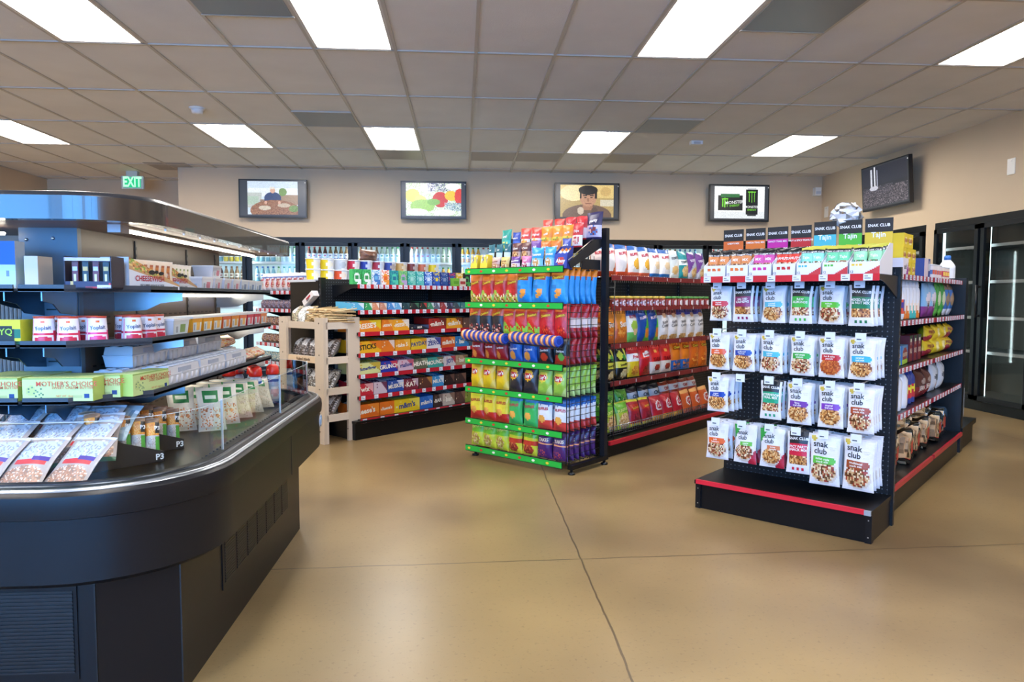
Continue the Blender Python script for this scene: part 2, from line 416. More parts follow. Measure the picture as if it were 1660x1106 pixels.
# exit sign
t = thing('exit_sign', IF, -4.9, 11.1, CH, 'lit green EXIT sign hanging from the ceiling by the alcove', 'exit sign')
part('housing', M().box(-5.08, -4.76, 11.08, 11.12, 2.82, 3.01, lin('cfd6d4'), 'plastic'), t)
part('canopy', M().box(-5.0, -4.84, 11.06, 11.14, 3.01, CH, lin('cfd6d4'), 'plastic'), t)
m = M().box(-5.04, -4.80, 11.072, 11.079, 2.84, 2.99, (.0, .25, .1, 1), 'led')
tv_, tf_ = text_geo('EXIT', .05)
m.add([(-4.92 + x * .095, 11.07, 2.915 + y * .145) for x, y in tv_], tf_, (.02, .9, .35, 1), 'screen'); m.m = ['screen'] * len(m.m); m.c = [(.0, .55, .22, 1) if c == (.0, .25, .1, 1) else (.5, 1, .7, 1) for c in m.c]
part('lettering', m, t)

# ------------------------------------------------------------------ display screens
TV = [
 ('man in a blue shirt leaning over a pile of mulch', -3.2, -2.24, 2.35, 2.90, (.13, .13),
  [('b', 0, 1, 'c8d8ea'), ('b', .55, .8, 'dfe8f2'), ('d', -1, -1.6, -1.02, 'c8d8ea'), ('r', 0, .28, .2, .66, 'b9c0bc'), ('d', .9, 1, 2.6, '000'), ('r', 0, .22, .3, .55, 'a9bfae'),
   ('r', .62, 1, .3, .6, '9a7f66'), ('r', .25, .62, .3, .45, '8d7462'), ('e', .70, .68, .08, .12, '6f8f4a'), ('e', .5, .48, .17, .2, '2b3f6c'), ('r', .35, .66, .3, .5, '2b3f6c'), ('e', .5, .72, .05, .08, 'd0a48c'), ('e', .49, .8, .055, .035, 'd9d2c8'),
   ('x', .55, .12, .5, .32, ['8a5a3c', '9c6a48', '6e4630', 'a67a58']), ('e', .34, .2, .12, .07, 'c9bda8'), ('e', .72, .28, .13, .06, 'bfae98'), ('e', .36, .36, .03, .05, 'd0a48c'), ('e', .63, .36, .03, .05, 'd0a48c'), ('x', .92, .18, .1, .1, ['7d9a55', '5f7e3c'])]),
 ('heap of bright vegetables', -.89, .07, 2.355, 2.905, (.08, .08),
  [('b', 0, 1, 'dfe8dd'), ('s', 0, 1, 0, 1, .5, ['e8efe4', 'c9dcb8', 'b7d49a', 'f2f4ee', '9fc27a']), ('e', .12, .62, .13, .2, 'e3dc6a'), ('e', .26, .5, .1, .12, 'f0e27a'), ('e', .4, .85, .14, .15, 'e6e9f6'), ('s', .4, .8, .75, 1, .6, ['4a4f86', 'e8e8f4', '2e3260']),
   ('e', .62, .5, .14, .24, 'c8322c'), ('e', .82, .62, .12, .15, 'f2c22e'), ('e', .96, .6, .08, .25, 'd8402c'), ('e', .3, .3, .22, .2, '9ccc62'), ('e', .5, .42, .12, .1, '7db552'), ('e', .85, .9, .14, .1, 'f4f4f4'), ('s', .7, 1, .15, .4, .7, ['4d6f8e', '88a8b8', 'cfe0e4']), ('e', .2, .12, .2, .1, 'eef4ea'), ('e', .7, .1, .2, .1, 'e6eee0')]),
 ('dark-haired man in a brown shirt', 1.385, 2.35, 2.36, 2.91, (.08, .09),
  [('b', 0, 1, 'b39a62'), ('b', .6, 1, 'd8bd7a'), ('e', .25, .75, .25, .25, 'e8d7a4'), ('e', .85, .8, .1, .14, 'c9a868'), ('r', .75, 1, .35, .55, 'cfc7ae'), ('e', .5, .04, .46, .36, '6b5446'), ('r', .42, .6, .22, .42, 'a37459'), ('e', .52, .6, .155, .27, 'b98a6c'),
   ('e', .52, .84, .18, .15, '17130f'), ('r', .36, .40, .58, .84, '17130f'), ('r', .645, .685, .58, .84, '17130f'), ('r', .43, .50, .655, .68, '1c1512'), ('r', .55, .62, .655, .68, '1c1512'), ('r', .45, .49, .60, .63, '241a14'), ('r', .56, .60, .60, .63, '241a14'), ('r', .505, .54, .48, .60, '9c6e54'), ('r', .47, .58, .41, .435, '7c4a3c'), ('d', .4, 1, .52, 'zz'), ('e', .38, .2, .06, .12, 'c9b8a4'), ('e', .64, .2, .06, .12, '5a463a')]),
 ('black energy drink can and carton', 3.73, 4.655, 2.365, 2.92, (.08, .08),
  [('b', 0, 1, 'eef2f4'), ('r', .07, .56, .25, .72, '15181a'), ('d', -1, -2.2, -.5, 'zz'), ('w', .2, 0, 1, 'dfe4e8'), ('r', .12, .5, .66, .76, '2f6f3c'), ('r', .63, .86, .12, .9, '101314'), ('r', .66, .83, .9, .96, 'c0c6ca'), ('r', .66, .83, .08, .12, '3a3f42'),
   ('r', .685, .70, .52, .84, '7ee23a'), ('r', .735, .755, .5, .86, '7ee23a'), ('r', .79, .805, .52, .84, '7ee23a'), ('r', .67, .82, .82, .85, '7ee23a'), ('r', .155, .175, .36, .62, '7ee23a'), ('r', .2, .22, .34, .64, '7ee23a'), ('r', .245, .265, .36, .62, '7ee23a'), ('r', .15, .275, .6, .63, '7ee23a'),
   ('t', 'MONSTER', .4, .5, .045, 'f2f4f4', 5), ('t', 'ENERGY', .4, .4, .03, '7ee23a', 5), ('t', 'MONSTER', .745, .36, .034, 'f4f6f6'), ('t', 'ENERGY', .745, .27, .026, '7ee23a')]),
]
def tv(fr, x0, x1, z0, z1, yw, margins, spec, label, tilt=0):
    cx, w, h = (x0 + x1) / 2, x1 - x0, z1 - z0
    t = thing('display_screen', fr, cx, yw, z0, label, 'screen', 'wall-mounted display screens')
    t.rotation_euler = (R(tilt), 0, fr.a)
    D = .10
    t['org'] = (0, 0, 0)
    m = M().box(-w / 2, w / 2, -D - .02, -D + .03, 0, h, lin('1c1e22'), 'plastic')
    part('bezel', m, t)
    a, b = -w / 2 + margins[0] * w, w / 2 - margins[1] * w; c0, c1 = .045, h - .03
    s = M(); y = -D - .0215
    s.box(-w / 2 + .018, w / 2 - .018, y + .0005, y + .0012, .025, h - .018, (.035, .04, .05, 1), 'screen')
    spec = [q for q in spec if not (q[0] == 'd' and q[-1] in ('zz', '000'))]
    s.surf(lambda u, v, o: (a + (b - a) * u, y - o, c0 + (c1 - c0) * v), 96, 64, spec, 'screen', b - a, c1 - c0, 3, False, True, .16)
    part('screen', s, t)
    m = M().box(-.12, .12, -D + .03, 0, h * .3, h * .7, lin('18191c'), 'paint')
    part('wall_bracket', m, t)
    part('indicator_light', M().box(w / 2 - .025, w / 2 - .015, -D - .024, -D - .02, h - .05, h - .04, (.9, .9, .9, 1), 'screen'), t)
for nm, x0, x1, z0, z1, mg, spec in TV: tv(IF, x0, x1, z0, z1, YB - .012, mg, spec, 'wall screen showing a %s' % nm)
tv(WR, -9.26, -8.25, 2.37, 2.95, XR - .03, (.03, .03), [('b', 0, 1, '171a26'), ('b', .55, 1, '1d2030'), ('s', 0, 1, 0, .45, .6, ['4d4650', '6b6068', '2c2830', '8a7f84']), ('s', 0, .7, .3, .5, .5, ['57505c', '2b2834']), ('r', .19, .225, .5, .95, 'c8ccd8'), ('r', .27, .30, .45, 1, 'd8dae4'), ('r', .33, .35, .5, .9, '9ca0b4'), ('e', .26, .46, .1, .06, 'c0c0cc')],
   'dark wall screen showing white splashes, tilted on the right wall', 4)

# ================================================================== PRODUCT PROTOTYPES
def bag(key, w, h, d, spec, seed=0, top=.0, nu=16, nv=20, backc=None, film='film'):
    """a pillow bag: crimped seams top and bottom, bulging and creased between them"""
    rnd = random.Random(key); p1, p2, p3, p4 = [rnd.uniform(0, 6.28) for _ in range(4)]
    def fn(sgn):
        def f(u, v, o):
            t = d / 2 * max(math.sin(math.pi * u), 0) ** .55 * max(math.sin(math.pi * min(max((v - .03) / .94, 0), 1)), 0) ** .5
            t *= 1 + .10 * math.sin(7 * u + 5 * v + p1) + .07 * math.sin(13 * v + 4 * u + p2) * (1 - u * .5)
            x = (u - .5) * w * (1 - .09 * math.sin(math.pi * v)) + .006 * w * math.sin(9 * v + p3)
            z = h * v + .012 * h * math.sin(5 * u + p4) * (1 if v > .5 else 0) * v
            y = .010 * w * math.sin(6.3 * u + p2) * (v > .95)
            return (x, y + sgn * (t + .0008 + o), z)
        return f
    m = M(); m.surf(fn(-1), nu, nv, spec, film, w, h, seed)
    bs = [q for q in spec if q[0] in 'bwd']
    f2 = fn(1); m.surf(lambda u, v, o: f2(1 - u, v, o), nu // 2, nv // 2, bs, film, w, h, seed, texts=False)
    me = m.mesh(key); PROTO[key] = (me, []); return key

def carton(key, w, h, d, spec, side, top, seed=0, hb=None, nu=14, nv=8, mat='card', bars=None):
    """a printed carton; hb = height at the back (sloping display carton); bars = colours of the packs lying in its open top"""
    hb = hb or h; m = M()
    m.surf(lambda u, v, o: ((u - .5) * w, -d / 2 - o, v * h), nu, nv, spec, mat, w, h, seed, False)
    def sd(sg):
        a, b = (-d / 2, d / 2)
        m.add([(sg * w / 2, a, 0), (sg * w / 2, b, 0), (sg * w / 2, b, hb), (sg * w / 2, a, h)], [(0, 1, 2, 3) if sg > 0 else (3, 2, 1, 0)], lin(side), mat)
    sd(-1); sd(1)
    m.add([(-w / 2, d / 2, 0), (w / 2, d / 2, 0), (w / 2, d / 2, hb), (-w / 2, d / 2, hb)], [(3, 2, 1, 0)], lin(side), mat)
    m.add([(-w / 2, -d / 2, 0), (w / 2, -d / 2, 0), (w / 2, d / 2, 0), (-w / 2, d / 2, 0)], [(3, 2, 1, 0)], lin(side), mat)
    if bars:
        n = max(2, int(w / .03)); rnd = random.Random(key); q = .004
        m.add([(-w / 2, -d / 2, h * .8), (w / 2, -d / 2, h * .8), (w / 2, d / 2, hb * .8), (-w / 2, d / 2, hb * .8)], [(0, 1, 2, 3)], lin('222'), mat)
        for i in range(n):
            x0 = -w / 2 + q + (w - 2 * q) * i / n; x1 = x0 + (w - 2 * q) / n - .003
            for j in range(3):
                a, b = -d / 2 + q + (d - 2 * q) * j / 3, -d / 2 + q + (d - 2 * q) * (j + 1) / 3 - .003
                za = (h + (hb - h) * (a + d / 2) / d) - rnd.uniform(.004, .012); zb = (h + (hb - h) * (b + d / 2) / d) - .006
                xm = (x0 + x1) / 2
                c = lin(bars[(i * 3 + j) % len(bars)])
                m.add([(x0, a, za - .012), (xm, a, za), (x1, a, za - .012), (x0, b, zb - .012), (xm, b, zb), (x1, b, zb - .012)], [(0, 1, 4, 3), (1, 2, 5, 4), (0, 1, 2), (5, 4, 3)], c, 'film')
    else:
        m.add([(-w / 2, -d / 2, h), (w / 2, -d / 2, h), (w / 2, d / 2, hb), (-w / 2, d / 2, hb)], [(0, 1, 2, 3)], lin(top), mat)
    PROTO[key] = (m.mesh(key), []); return key

def round_pack(key, prof, H, spec, lid=None, lidspec=None, n=28, seed=0, mat='plastic', kid='lid', nv=12):
    """body of revolution with its printing wrapped round it; lid = profile of a separate cap"""
    rmax = max(r for r, z in prof); zs = [z for r, z in prof]
    def rad(z):
        for (r0, z0), (r1, z1) in zip(prof, prof[1:]):
            if z0 <= z <= z1: return r0 + (r1 - r0) * ((z - z0) / (z1 - z0 + 1e-9))
        return prof[-1][0]
    def fn(u, v, o):
        z = v * H; r = rad(z) + o; a = -math.pi / 2 + (u - .5) * 2 * math.pi
        return (r * math.cos(a), r * math.sin(a), z)
    m = M(); m.surf(fn, n, nv, spec, mat, 2 * math.pi * rmax, H, seed)
    top = [fn(k / n, 1, 0) for k in range(n)]; bot = [fn(k / n, 0, 0) for k in range(n)]
    m.add(top, [tuple(range(n))], lin(paint(spec, .25, .99, random)), mat); m.add(bot, [tuple(range(n - 1, -1, -1))], lin('999'), mat)
    kids = []
    if lid:
        l = M().lathe([(r, z) for r, z, c in lid], [lin(c) for r, z, c in lid], 'plastic', n)
        kids.append((kid, l.mesh(key + kid)))
    PROTO[key] = (m.mesh(key), kids); return key

FOOD = ['b5763a', '8a5228', 'd8a766', 'e8c68c', '6e3d1c', 'c98b4a']
MIX = ['7a4a28', 'c8a070', 'e9dcc0', '5a3018', 'a03a28', 'd8b88a']
WHT = 'e6e6ea'
def snak(key, c, word, food=FOOD, w=.125, h=.2, style='white', gold=True):
    if style == 'white':
        sp = [('b', 0, 1, WHT), ('e', .5, .28, .46, .24, 'd8cfc4'), ('x', .47, .28, .42, .21, food), ('r', .08, .82, .43, .57, c), ('e', .82, .5, .07, .06, c), ('b', 0, .05, 'dcdce2'), ('b', .96, 1, 'd6d6dc')]
        if gold: sp.append(('e', .14, .92, .09, .05, 'c9b44a'))
        sp += [('t', 'snak\nclub', .36, .74, h * .115, '17181a', 0, .02), ('t', word, .44, .50, h * .045, 'fbfbf6', 0, .02), ('t', '~~~~~\n~~~~', .78, .76, h * .03, 'a8a8b0')]
    elif style == 'corner':
        sp = [('b', 0, 1, WHT), ('d', -1, 1, .62, '2f9e44'), ('e', .5, .28, .44, .24, 'd8cfc4'), ('x', .47, .3, .40, .2, food), ('d', 1, -1, .62, 'b3203a'), ('r', .3, .85, .46, .56, c),
              ('t', 'snak\nclub', .40, .74, h * .11, '17181a', 0, .02), ('t', word, .56, .51, h * .04, 'fbfbf6', 0, .02)]
    else:
        sp = [('b', 0, 1, WHT), ('r', .12, .88, .66, 1, '1f242a'), ('r', .12, .88, .42, .72, c), ('s', .1, .9, .2, .43, 1, food), ('e', .5, .955, .04, .02, 'd8e08c'),
              ('t', 'SNAK CLUB', .5, .83, h * .062, 'f4f4f0', 0, .035), ('t', word, .5, .60, h * .062, 'f4f4f0', 0, .03), ('e', .3, .12, .06, .04, c), ('e', .5, .12, .06, .04, c), ('e', .7, .12, .06, .04, c)]
    return bag(key, w, h, .035, sp, seed=len(word) + len(c) * 3, nu=20, nv=28)
def chip(key, w, h, d, bands, word, wc, wv=.62, ws=.17, extra=(), rot=8, bold=.04):
    if word == 'Doritos': wv = .5
    if word: ws = min(ws, .68 / (max(len(q) for q in word.split('\n')) * .72))
    sp = [('b', 0, 1, bands[0])]
    for q in bands[1:]: sp.append(q)
    sp += list(extra)
    if word and wc in ('f4d030', 'f0d040'): sp += [('r', .12, .88, wv - .06, wv + .06, 'b0480c'), ('t', word, .5, wv, w * ws, '15120e', rot, .085)]
    if word: sp.append(('t', word, .5, wv, w * ws, wc, rot, bold))
    return bag(key, w, h, d, sp, seed=len(key))

# ================================================================== WALL COOLERS
def glass_case(fr, x0, n, dw, yf, depth, zb, zt, label, inner, bright, shelves, wallc='d8e2e4', handle_side=1, fw_=.07, led=True):
    W_ = n * dw; x1 = x0 + W_
    t = thing('glass_door_cooler', fr, (x0 + x1) / 2, yf, 0, label, 'glass-door cooler', 'glass-door wall coolers')
    c = lin('0f1316'); m = M()
    m.box(x0, x1, yf - .02, yf + .06, zt - .075, zt, c, 'gloss').box(x0, x1, yf - .02, yf + .06, 0, zb, c, 'gloss')
    for i in range(n + 1):
        xx = x0 + i * dw; a, b = (max(xx - .035, x0), min(xx + .035, x1)); m.box(a, b, yf - .01, yf + .06, zb, zt - .07, c, 'gloss')
    part('frame', m, t)
    b = M(); w = lin(wallc)
    b.box(x0, x1, yf + depth, yf + depth + .02, 0, zt, w).box(x0, x1, yf + .06, yf + depth, zt - .03, zt, w).box(x0, x1, yf + .06, yf + depth, zb - .1, zb, w)
    b.box(x0, x0 + .01, yf + .06, yf + depth, zb, zt - .03, w).box(x1 - .01, x1, yf + .06, yf + depth, zb, zt - .03, w)
    part('cabinet', b, t)
    if led:
        for i in range(n + 1):
            xx = min(max(x0 + i * dw, x0 + .03), x1 - .03)
            m = M().box(xx - .015, xx + .015, yf + .065, yf + .085, zb + .05, zt - .1, (1.3 * bright, 1.6 * bright, 1.65 * bright, 1), 'led'); part('light_strip', m, t)
    for z in shelves:
        s = M()
        for k in range(int(depth / .06)): s.bar((x0 + .02, yf + .13 + k * .06, z), (x1 - .02, yf + .13 + k * .06, z), .004, lin('c8ccd0'), 'metal', 5)
        s.box(x0 + .02, x1 - .02, yf + .11, yf + .12, z - .02, z + .012, lin('d6d8da'), 'paint')
        part('shelf', s, t)
    for i in range(n):
        a, b_ = x0 + i * dw + .02, x0 + (i + 1) * dw - .02
        f = M()
        for q in ((a, a + .05, zb + .01, zt - .08), (b_ - .05, b_, zb + .01, zt - .08)): f.box(q[0], q[1], yf - .045, yf - .015, q[2], q[3], lin('14181c'), 'gloss')
        for z0, z1 in ((zb + .01, zb + .06), (zt - .13, zt - .08)): f.box(a, b_, yf - .045, yf - .015, z0, z1, lin('14181c'), 'gloss')
        d = part('door', f, t)
        part('glass_pane', M().add([(a + .05, yf - .03, zb + .06), (b_ - .05, yf - .03, zb + .06), (b_ - .05, yf - .03, zt - .13), (a + .05, yf - .03, zt - .13)], [(0, 1, 2, 3)], lin('fff'), 'glass'), d)
        hx = b_ - .025 if handle_side > 0 else a + .025
        part('handle', M().bar((hx, yf - .085, 1.0), (hx, yf - .085, 1.35), .012, lin('17191c'), 'plastic').bar((hx, yf - .085, 1.02), (hx, yf - .045, 1.02), .01, lin('17191c'), 'plastic').bar((hx, yf - .085, 1.33), (hx, yf - .045, 1.33), .01, lin('17191c'), 'plastic'), d)
    return t
DW = .765
glass_case(IF, -3.9, 4, DW, YB + .02, .7, .12, CT, 'black-framed four-door drinks cooler at the left end of the back wall', None, 1, [1.05, 1.42, 1.72])
glass_case(IF, -.84, 4, DW, YB + .02, .7, .12, CT, 'black-framed drinks cooler behind the candy shelves and the green chip rack', None, 1, [1.05, 1.42, 1.72])
glass_case(IF, 2.22, 4, DW, YB + .02, .7, .12, CT, 'black-framed drinks cooler at the right end of the back wall', None, 1, [1.05, 1.42, 1.72])
glass_case(WR, -7.99, 4, .75, XR + .02, .75, .10, CT, 'dark empty glass-door cooler along the right wall', None, .10, [.62, 1.0, 1.39, 1.78], '6a6e6c', -1)
glass_case(WR, -9.78, 2, .81, XR + .02, .75, .10, CT, 'dark glass-door cooler on the right wall nearest the corner', None, .08, [1.0, 1.39, 1.78], '5a5e5c', -1)

# bottles in the back coolers: one look per door and shelf
BT = [('5a2418', 'b8322a', 'e8e4dc', 'dark cola', 'red'), ('e0a23a', '2f7a3c', 'f2efe4', 'orange juice', 'green'), ('7fb6c9', '2c5fa8', 'e8eef4', 'pale blue', 'blue'), ('c8d8c0', '3c8a50', 'f0f4ea', 'pale green', 'green'),
      ('c24a38', 'f0f0f0', 'f4e8dc', 'red juice', 'white'), ('8f6a44', '7a4a2a', 'e9dcc4', 'brown tea', 'brown'), ('eceff2', 'c0392b', 'd8e4ee', 'white', 'red'), ('d9c23a', 'e2b52a', 'f6f0d0', 'yellow', 'yellow')]
for k, (b, cp, lb, nm, cn) in enumerate(BT):
    round_pack('btl%d' % k, [(.03, 0), (.034, .02), (.034, .13), (.026, .16), (.013, .2), (.013, .21)], .21, [('b', 0, 1, b), ('b', .3, .6, lb), ('e', .5, .45, .1, .1, cp)],
               [(.016, .205, cp), (.016, .228, cp)], n=12, kid='cap', nv=10)
dk = 0
for d in range(12):
    for si, z in enumerate((1.42, 1.72)):
        if d >= 9 and si == 0: continue
        for half in (0, 1):
            k = (d * 3 + si * 2 + half * 5) % 8
            if d in (1,) : k = (2, 3)[half]
            if d in (3,): k = 5 if si == 0 or half == 0 else 3
            nm, cn = BT[k][3:]
            for i in range(4):
                x = -3.9 + d * DW + .09 + (half * 4 + i) * .0785
                put('btl%d' % k, 'drink_bottle', IF, x, YB + .18 + (i % 2) * .003, z + .013,
                    '%s bottle on the %s shelf, %s half of the %s back cooler door' % (nm, ('middle', 'upper')[si], ('left', 'right')[half], ORD[d]), 'bottle', 'bottles in the back wall coolers', same=True)

# ================================================================== GONDOLAS
BK = '0d0e11'
RED = 'b01c2c'
def strip(m, x0, x1, y, z, h, base, tags=None, step=.1, tagw=.05, seed=0, tagc='dfe4ec', th=.006):
    m.box(x0, x1, y - th, y, z - h, z, lin(base), 'plastic')
    if tags is not None:
        rnd = random.Random(seed); x = x0 + .02
        while x < x1 - tagw:
            m.box(x, x + tagw, y - th - .002, y - th, z - h + .001, z - .001, lin(tagc), 'card')
            for q in range(2): m.box(x + .006, x + tagw * (.5 + .3 * q), y - th - .0026, y - th - .002, z - h * (.4 + .3 * q), z - h * (.3 + .3 * q), lin('5a6470'), 'card')
            x += step * rnd.uniform(.85, 1.3) + tagw * .3
def shelf(t, x0, x1, yf, yb, z, base=RED, tags=1, h=.032, step=.1, tagw=.05, seed=0, th=.025, col=BK):
    m = M().box(x0, x1, yf, yb, z - th, z, lin(col), 'paint')
    for xx in (x0, x1 - .004): m.prism([(yf + .02, z - th), (yb, z - th), (yb, z - th - .09), (yf + .1, z - th - .01)], xx, xx + .004, lin(col), 'paint', 'x')
    s = part('shelf', m, t)
    q = M(); strip(q, x0, x1, yf, z + .004, h, base, tags, step, tagw, seed)
    part('price_strip', q, s)
    return s
def upright(t, x, y, z1, w=.045, d=.03, label=None):
    m = M().box(x - w / 2, x + w / 2, y - d / 2, y + d / 2, 0, z1, lin(BK), 'paint')
    k = 0
    z = .12
    while z < z1 - .05: m.box(x - w / 2 - .0006, x + w / 2 + .0006, y - .004, y + .004, z, z + .014, lin('55606a'), 'paint'); z += .0254 * 1.5
    return part('upright', m, t)
def base(t, x0, x1, yf, yb, label=None, red=True):
    m = M().box(x0 + .005, x1 - .005, yf + .02, yb, 0, .143, lin('0c0d10'), 'gloss').box(x0, x1, yf - .005, yb, .143, .165, lin(BK), 'gloss')
    for xx in (x0, x1 - .03): m.box(xx, xx + .03, yf + .01, yf + .05, 0, .145, lin('101216'), 'gloss')
    for xx in (x0 + .015, x1 - .015):
        for z in (.03, .115): m.box(xx - .003, xx + .003, yf + .0085, yf + .0105, z - .003, z + .003, lin('c8ccd0'), 'metal')
    b = part('base_deck', m, t)
    if red: q = M(); q.box(x0 + .015, x1 - .03, yf - .02, yf - .005, .148, .172, lin('cf2438'), 'plastic').box(x1 - .03, x1, yf - .019, yf - .005, .146, .17, lin('9aa4ae'), 'plastic'); part('red_trim', q, b)
    return b

# --- end cap with pegged snack bags and the double-sided run behind it
t = thing('end_cap_shelving', EC, -1.355, 3.70, 0, 'black pegboard end cap with red trim, hung with white snack bags', 'shelving', 'black store shelving units')
base(t, -1.82, -.89, 3.70, 4.10)
part('back_panel', M().box(-1.80, -.91, 4.085, 4.10, .165, 1.355, lin('888'), 'peg'), t)
upright(t, -1.80, 4.105, 1.365); upright(t, -.905, 4.105, 1.365)
shelf(t, -1.815, -.895, 3.72, 4.085, 1.318, 'c62232', 1, .034, .105, .042, 3)
ec = t
# peg hooks
rows = [1.262, .995, .745, .485]
bx = [[-1.746, -1.605, -1.445, -1.292, -1.14, -1.0], [-1.742, -1.597, -1.444, -1.282, -1.132, -.987], [-1.742, -1.60, -1.44, -1.289, -1.125, -.987], [-1.74, -1.586, -1.432, -1.29, -1.15, -.992]]
for ri, z in enumerate(rows):
    for ci in range(6):
        x = bx[ri][ci]
        h = M().bar((x, 4.085, z), (x, 3.80, z), .003, lin('b8bcc2'), 'metal', 6).bar((x, 3.80, z), (x, 3.795, z + .02), .003, lin('b8bcc2'), 'metal', 6)
        h.bar((x, 4.085, z + .03), (x, 3.79, z + .03), .0025, lin('b8bcc2'), 'metal', 6)
        h.box(x - .025, x + .025, 3.782, 3.786, z - .008, z + .035, lin('dde6f0'), 'card').box(x - .018, x + .004, 3.7815, 3.782, z, z + .006, lin('4a5664'), 'card')
        part('peg_hook', h, ec)
SN = [
 [('s11', 'c8242e', 'roasted\ncashews', 'white', 'red-banded'), ('s12', '8a1f5c', 'SALTED\nCASHEWS', 'dark', 'black and plum'), ('s13', '5cb8d0', 'roasted\nalmonds', 'white', 'pale blue banded'), ('s14', '3fb848', 'RAW\nALMONDS', 'dark', 'black and bright green'), ('s15', '5cc038', 'walnuts\nraw', 'white', 'lime-banded'), ('s16', '1c7a50', 'MIXED FRUIT\n& NUT MIX', 'dark', 'black and dark green')],
 [('s21', 'e2633a', 'toffee\npeanuts', 'white', 'orange-banded'), ('s22', '1f3f9c', 'sunflower\nkernels', 'white', 'royal blue banded'), ('s23', '4ab4cc', 'cashew\nhalves', 'white', 'pale blue banded'), ('s24', '34a840', 'wild sweet\npeanuts', 'white', 'green-banded'), ('s25', 'c02c34', 'hot & spicy\npeanuts', 'white', 'red-banded'), ('s26', '38acd4', 'caramel\ntrail mix', 'white', 'sky blue banded')],
 [('s31', '1f45a8', 'yogurt\ntrail mix', 'white', 'royal blue banded'), None, ('s33', '1f9c74', 'AFTERNOON\nTRAIL MIX', 'dark', 'black and teal'), ('s34', '7038a0', 'fancy\ntrail mix', 'white', 'purple-banded'), ('s35', '7a3cb0', 'tropical\ntrail mix', 'white', 'violet-banded'), ('s36', 'a44a2c', 'asian style\nsnack mix', 'white', 'rust-banded')],
 [('s41', 'e2662c', 'mild\nhabanero', 'white', 'orange-banded'), ('s42', '6cbc4c', 'sesame\nsticks', 'corner', 'green-cornered'), ('s43', 'd07a4c', 'honey\npeanuts', 'corner', 'green and tan'), ('s44', 'cc2440', 'SPICY PARTY\nSNACK MIX', 'dark', 'large black and crimson'), ('s45', '5cb840', 'italian style\nsnack mix', 'white', 'large lime-banded'), ('s46', '9c4a28', 'traditional\nsnack mix', 'white', 'large brown-banded')]]
cn = ['first', 'second', 'third', 'fourth', 'fifth', 'last']
rn = ['top row', 'second row', 'third row', 'bottom row']
foods = [MIX, FOOD, FOOD, MIX]
ht = [[.195, .198, .2, .2, .2, .205], [.208] * 6, [.2, .2, .21, .22, .22, .23], [.215, .215, .215, .225, .265, .265]]
for ri in range(4):
    for ci in range(6):
        q = SN[ri][ci]
        if q is None: continue
        w = .128 if ri < 3 else (.135 if ci < 4 else .152)
        if q[3] == 'dark': w *= .93
        H_ = ht[ri][ci]
        snak(q[0], q[1], q[2], foods[(ri + ci) % 4] if ci != 4 or ri != 1 else ['b8562a', 'd07a3c', '9c4420'], w, H_, q[3], ri != 3 or ci > 0)
        n = (4, 4, 4, 3)[ri] if ci != 5 else 4
        rnd = random.Random(ri * 7 + ci)
        for k in range(n):
            y = 3.825 + k * .058
            put(q[0], 'snack_bag', EC, bx[ri][ci] + rnd.uniform(-.006, .006), y, rows[ri] + .006 - H_,
                '%s white snack bag, %s pegged in the %s%s' % (q[4], cn[ci] if ci != 5 else 'last', rn[ri], '' if k == 0 else ', %s bag back' % ORD[k]),
                'snack bag', 'snack bags pegged on the end cap', rz=rnd.uniform(-4, 4), rx=rnd.uniform(-3, 1))
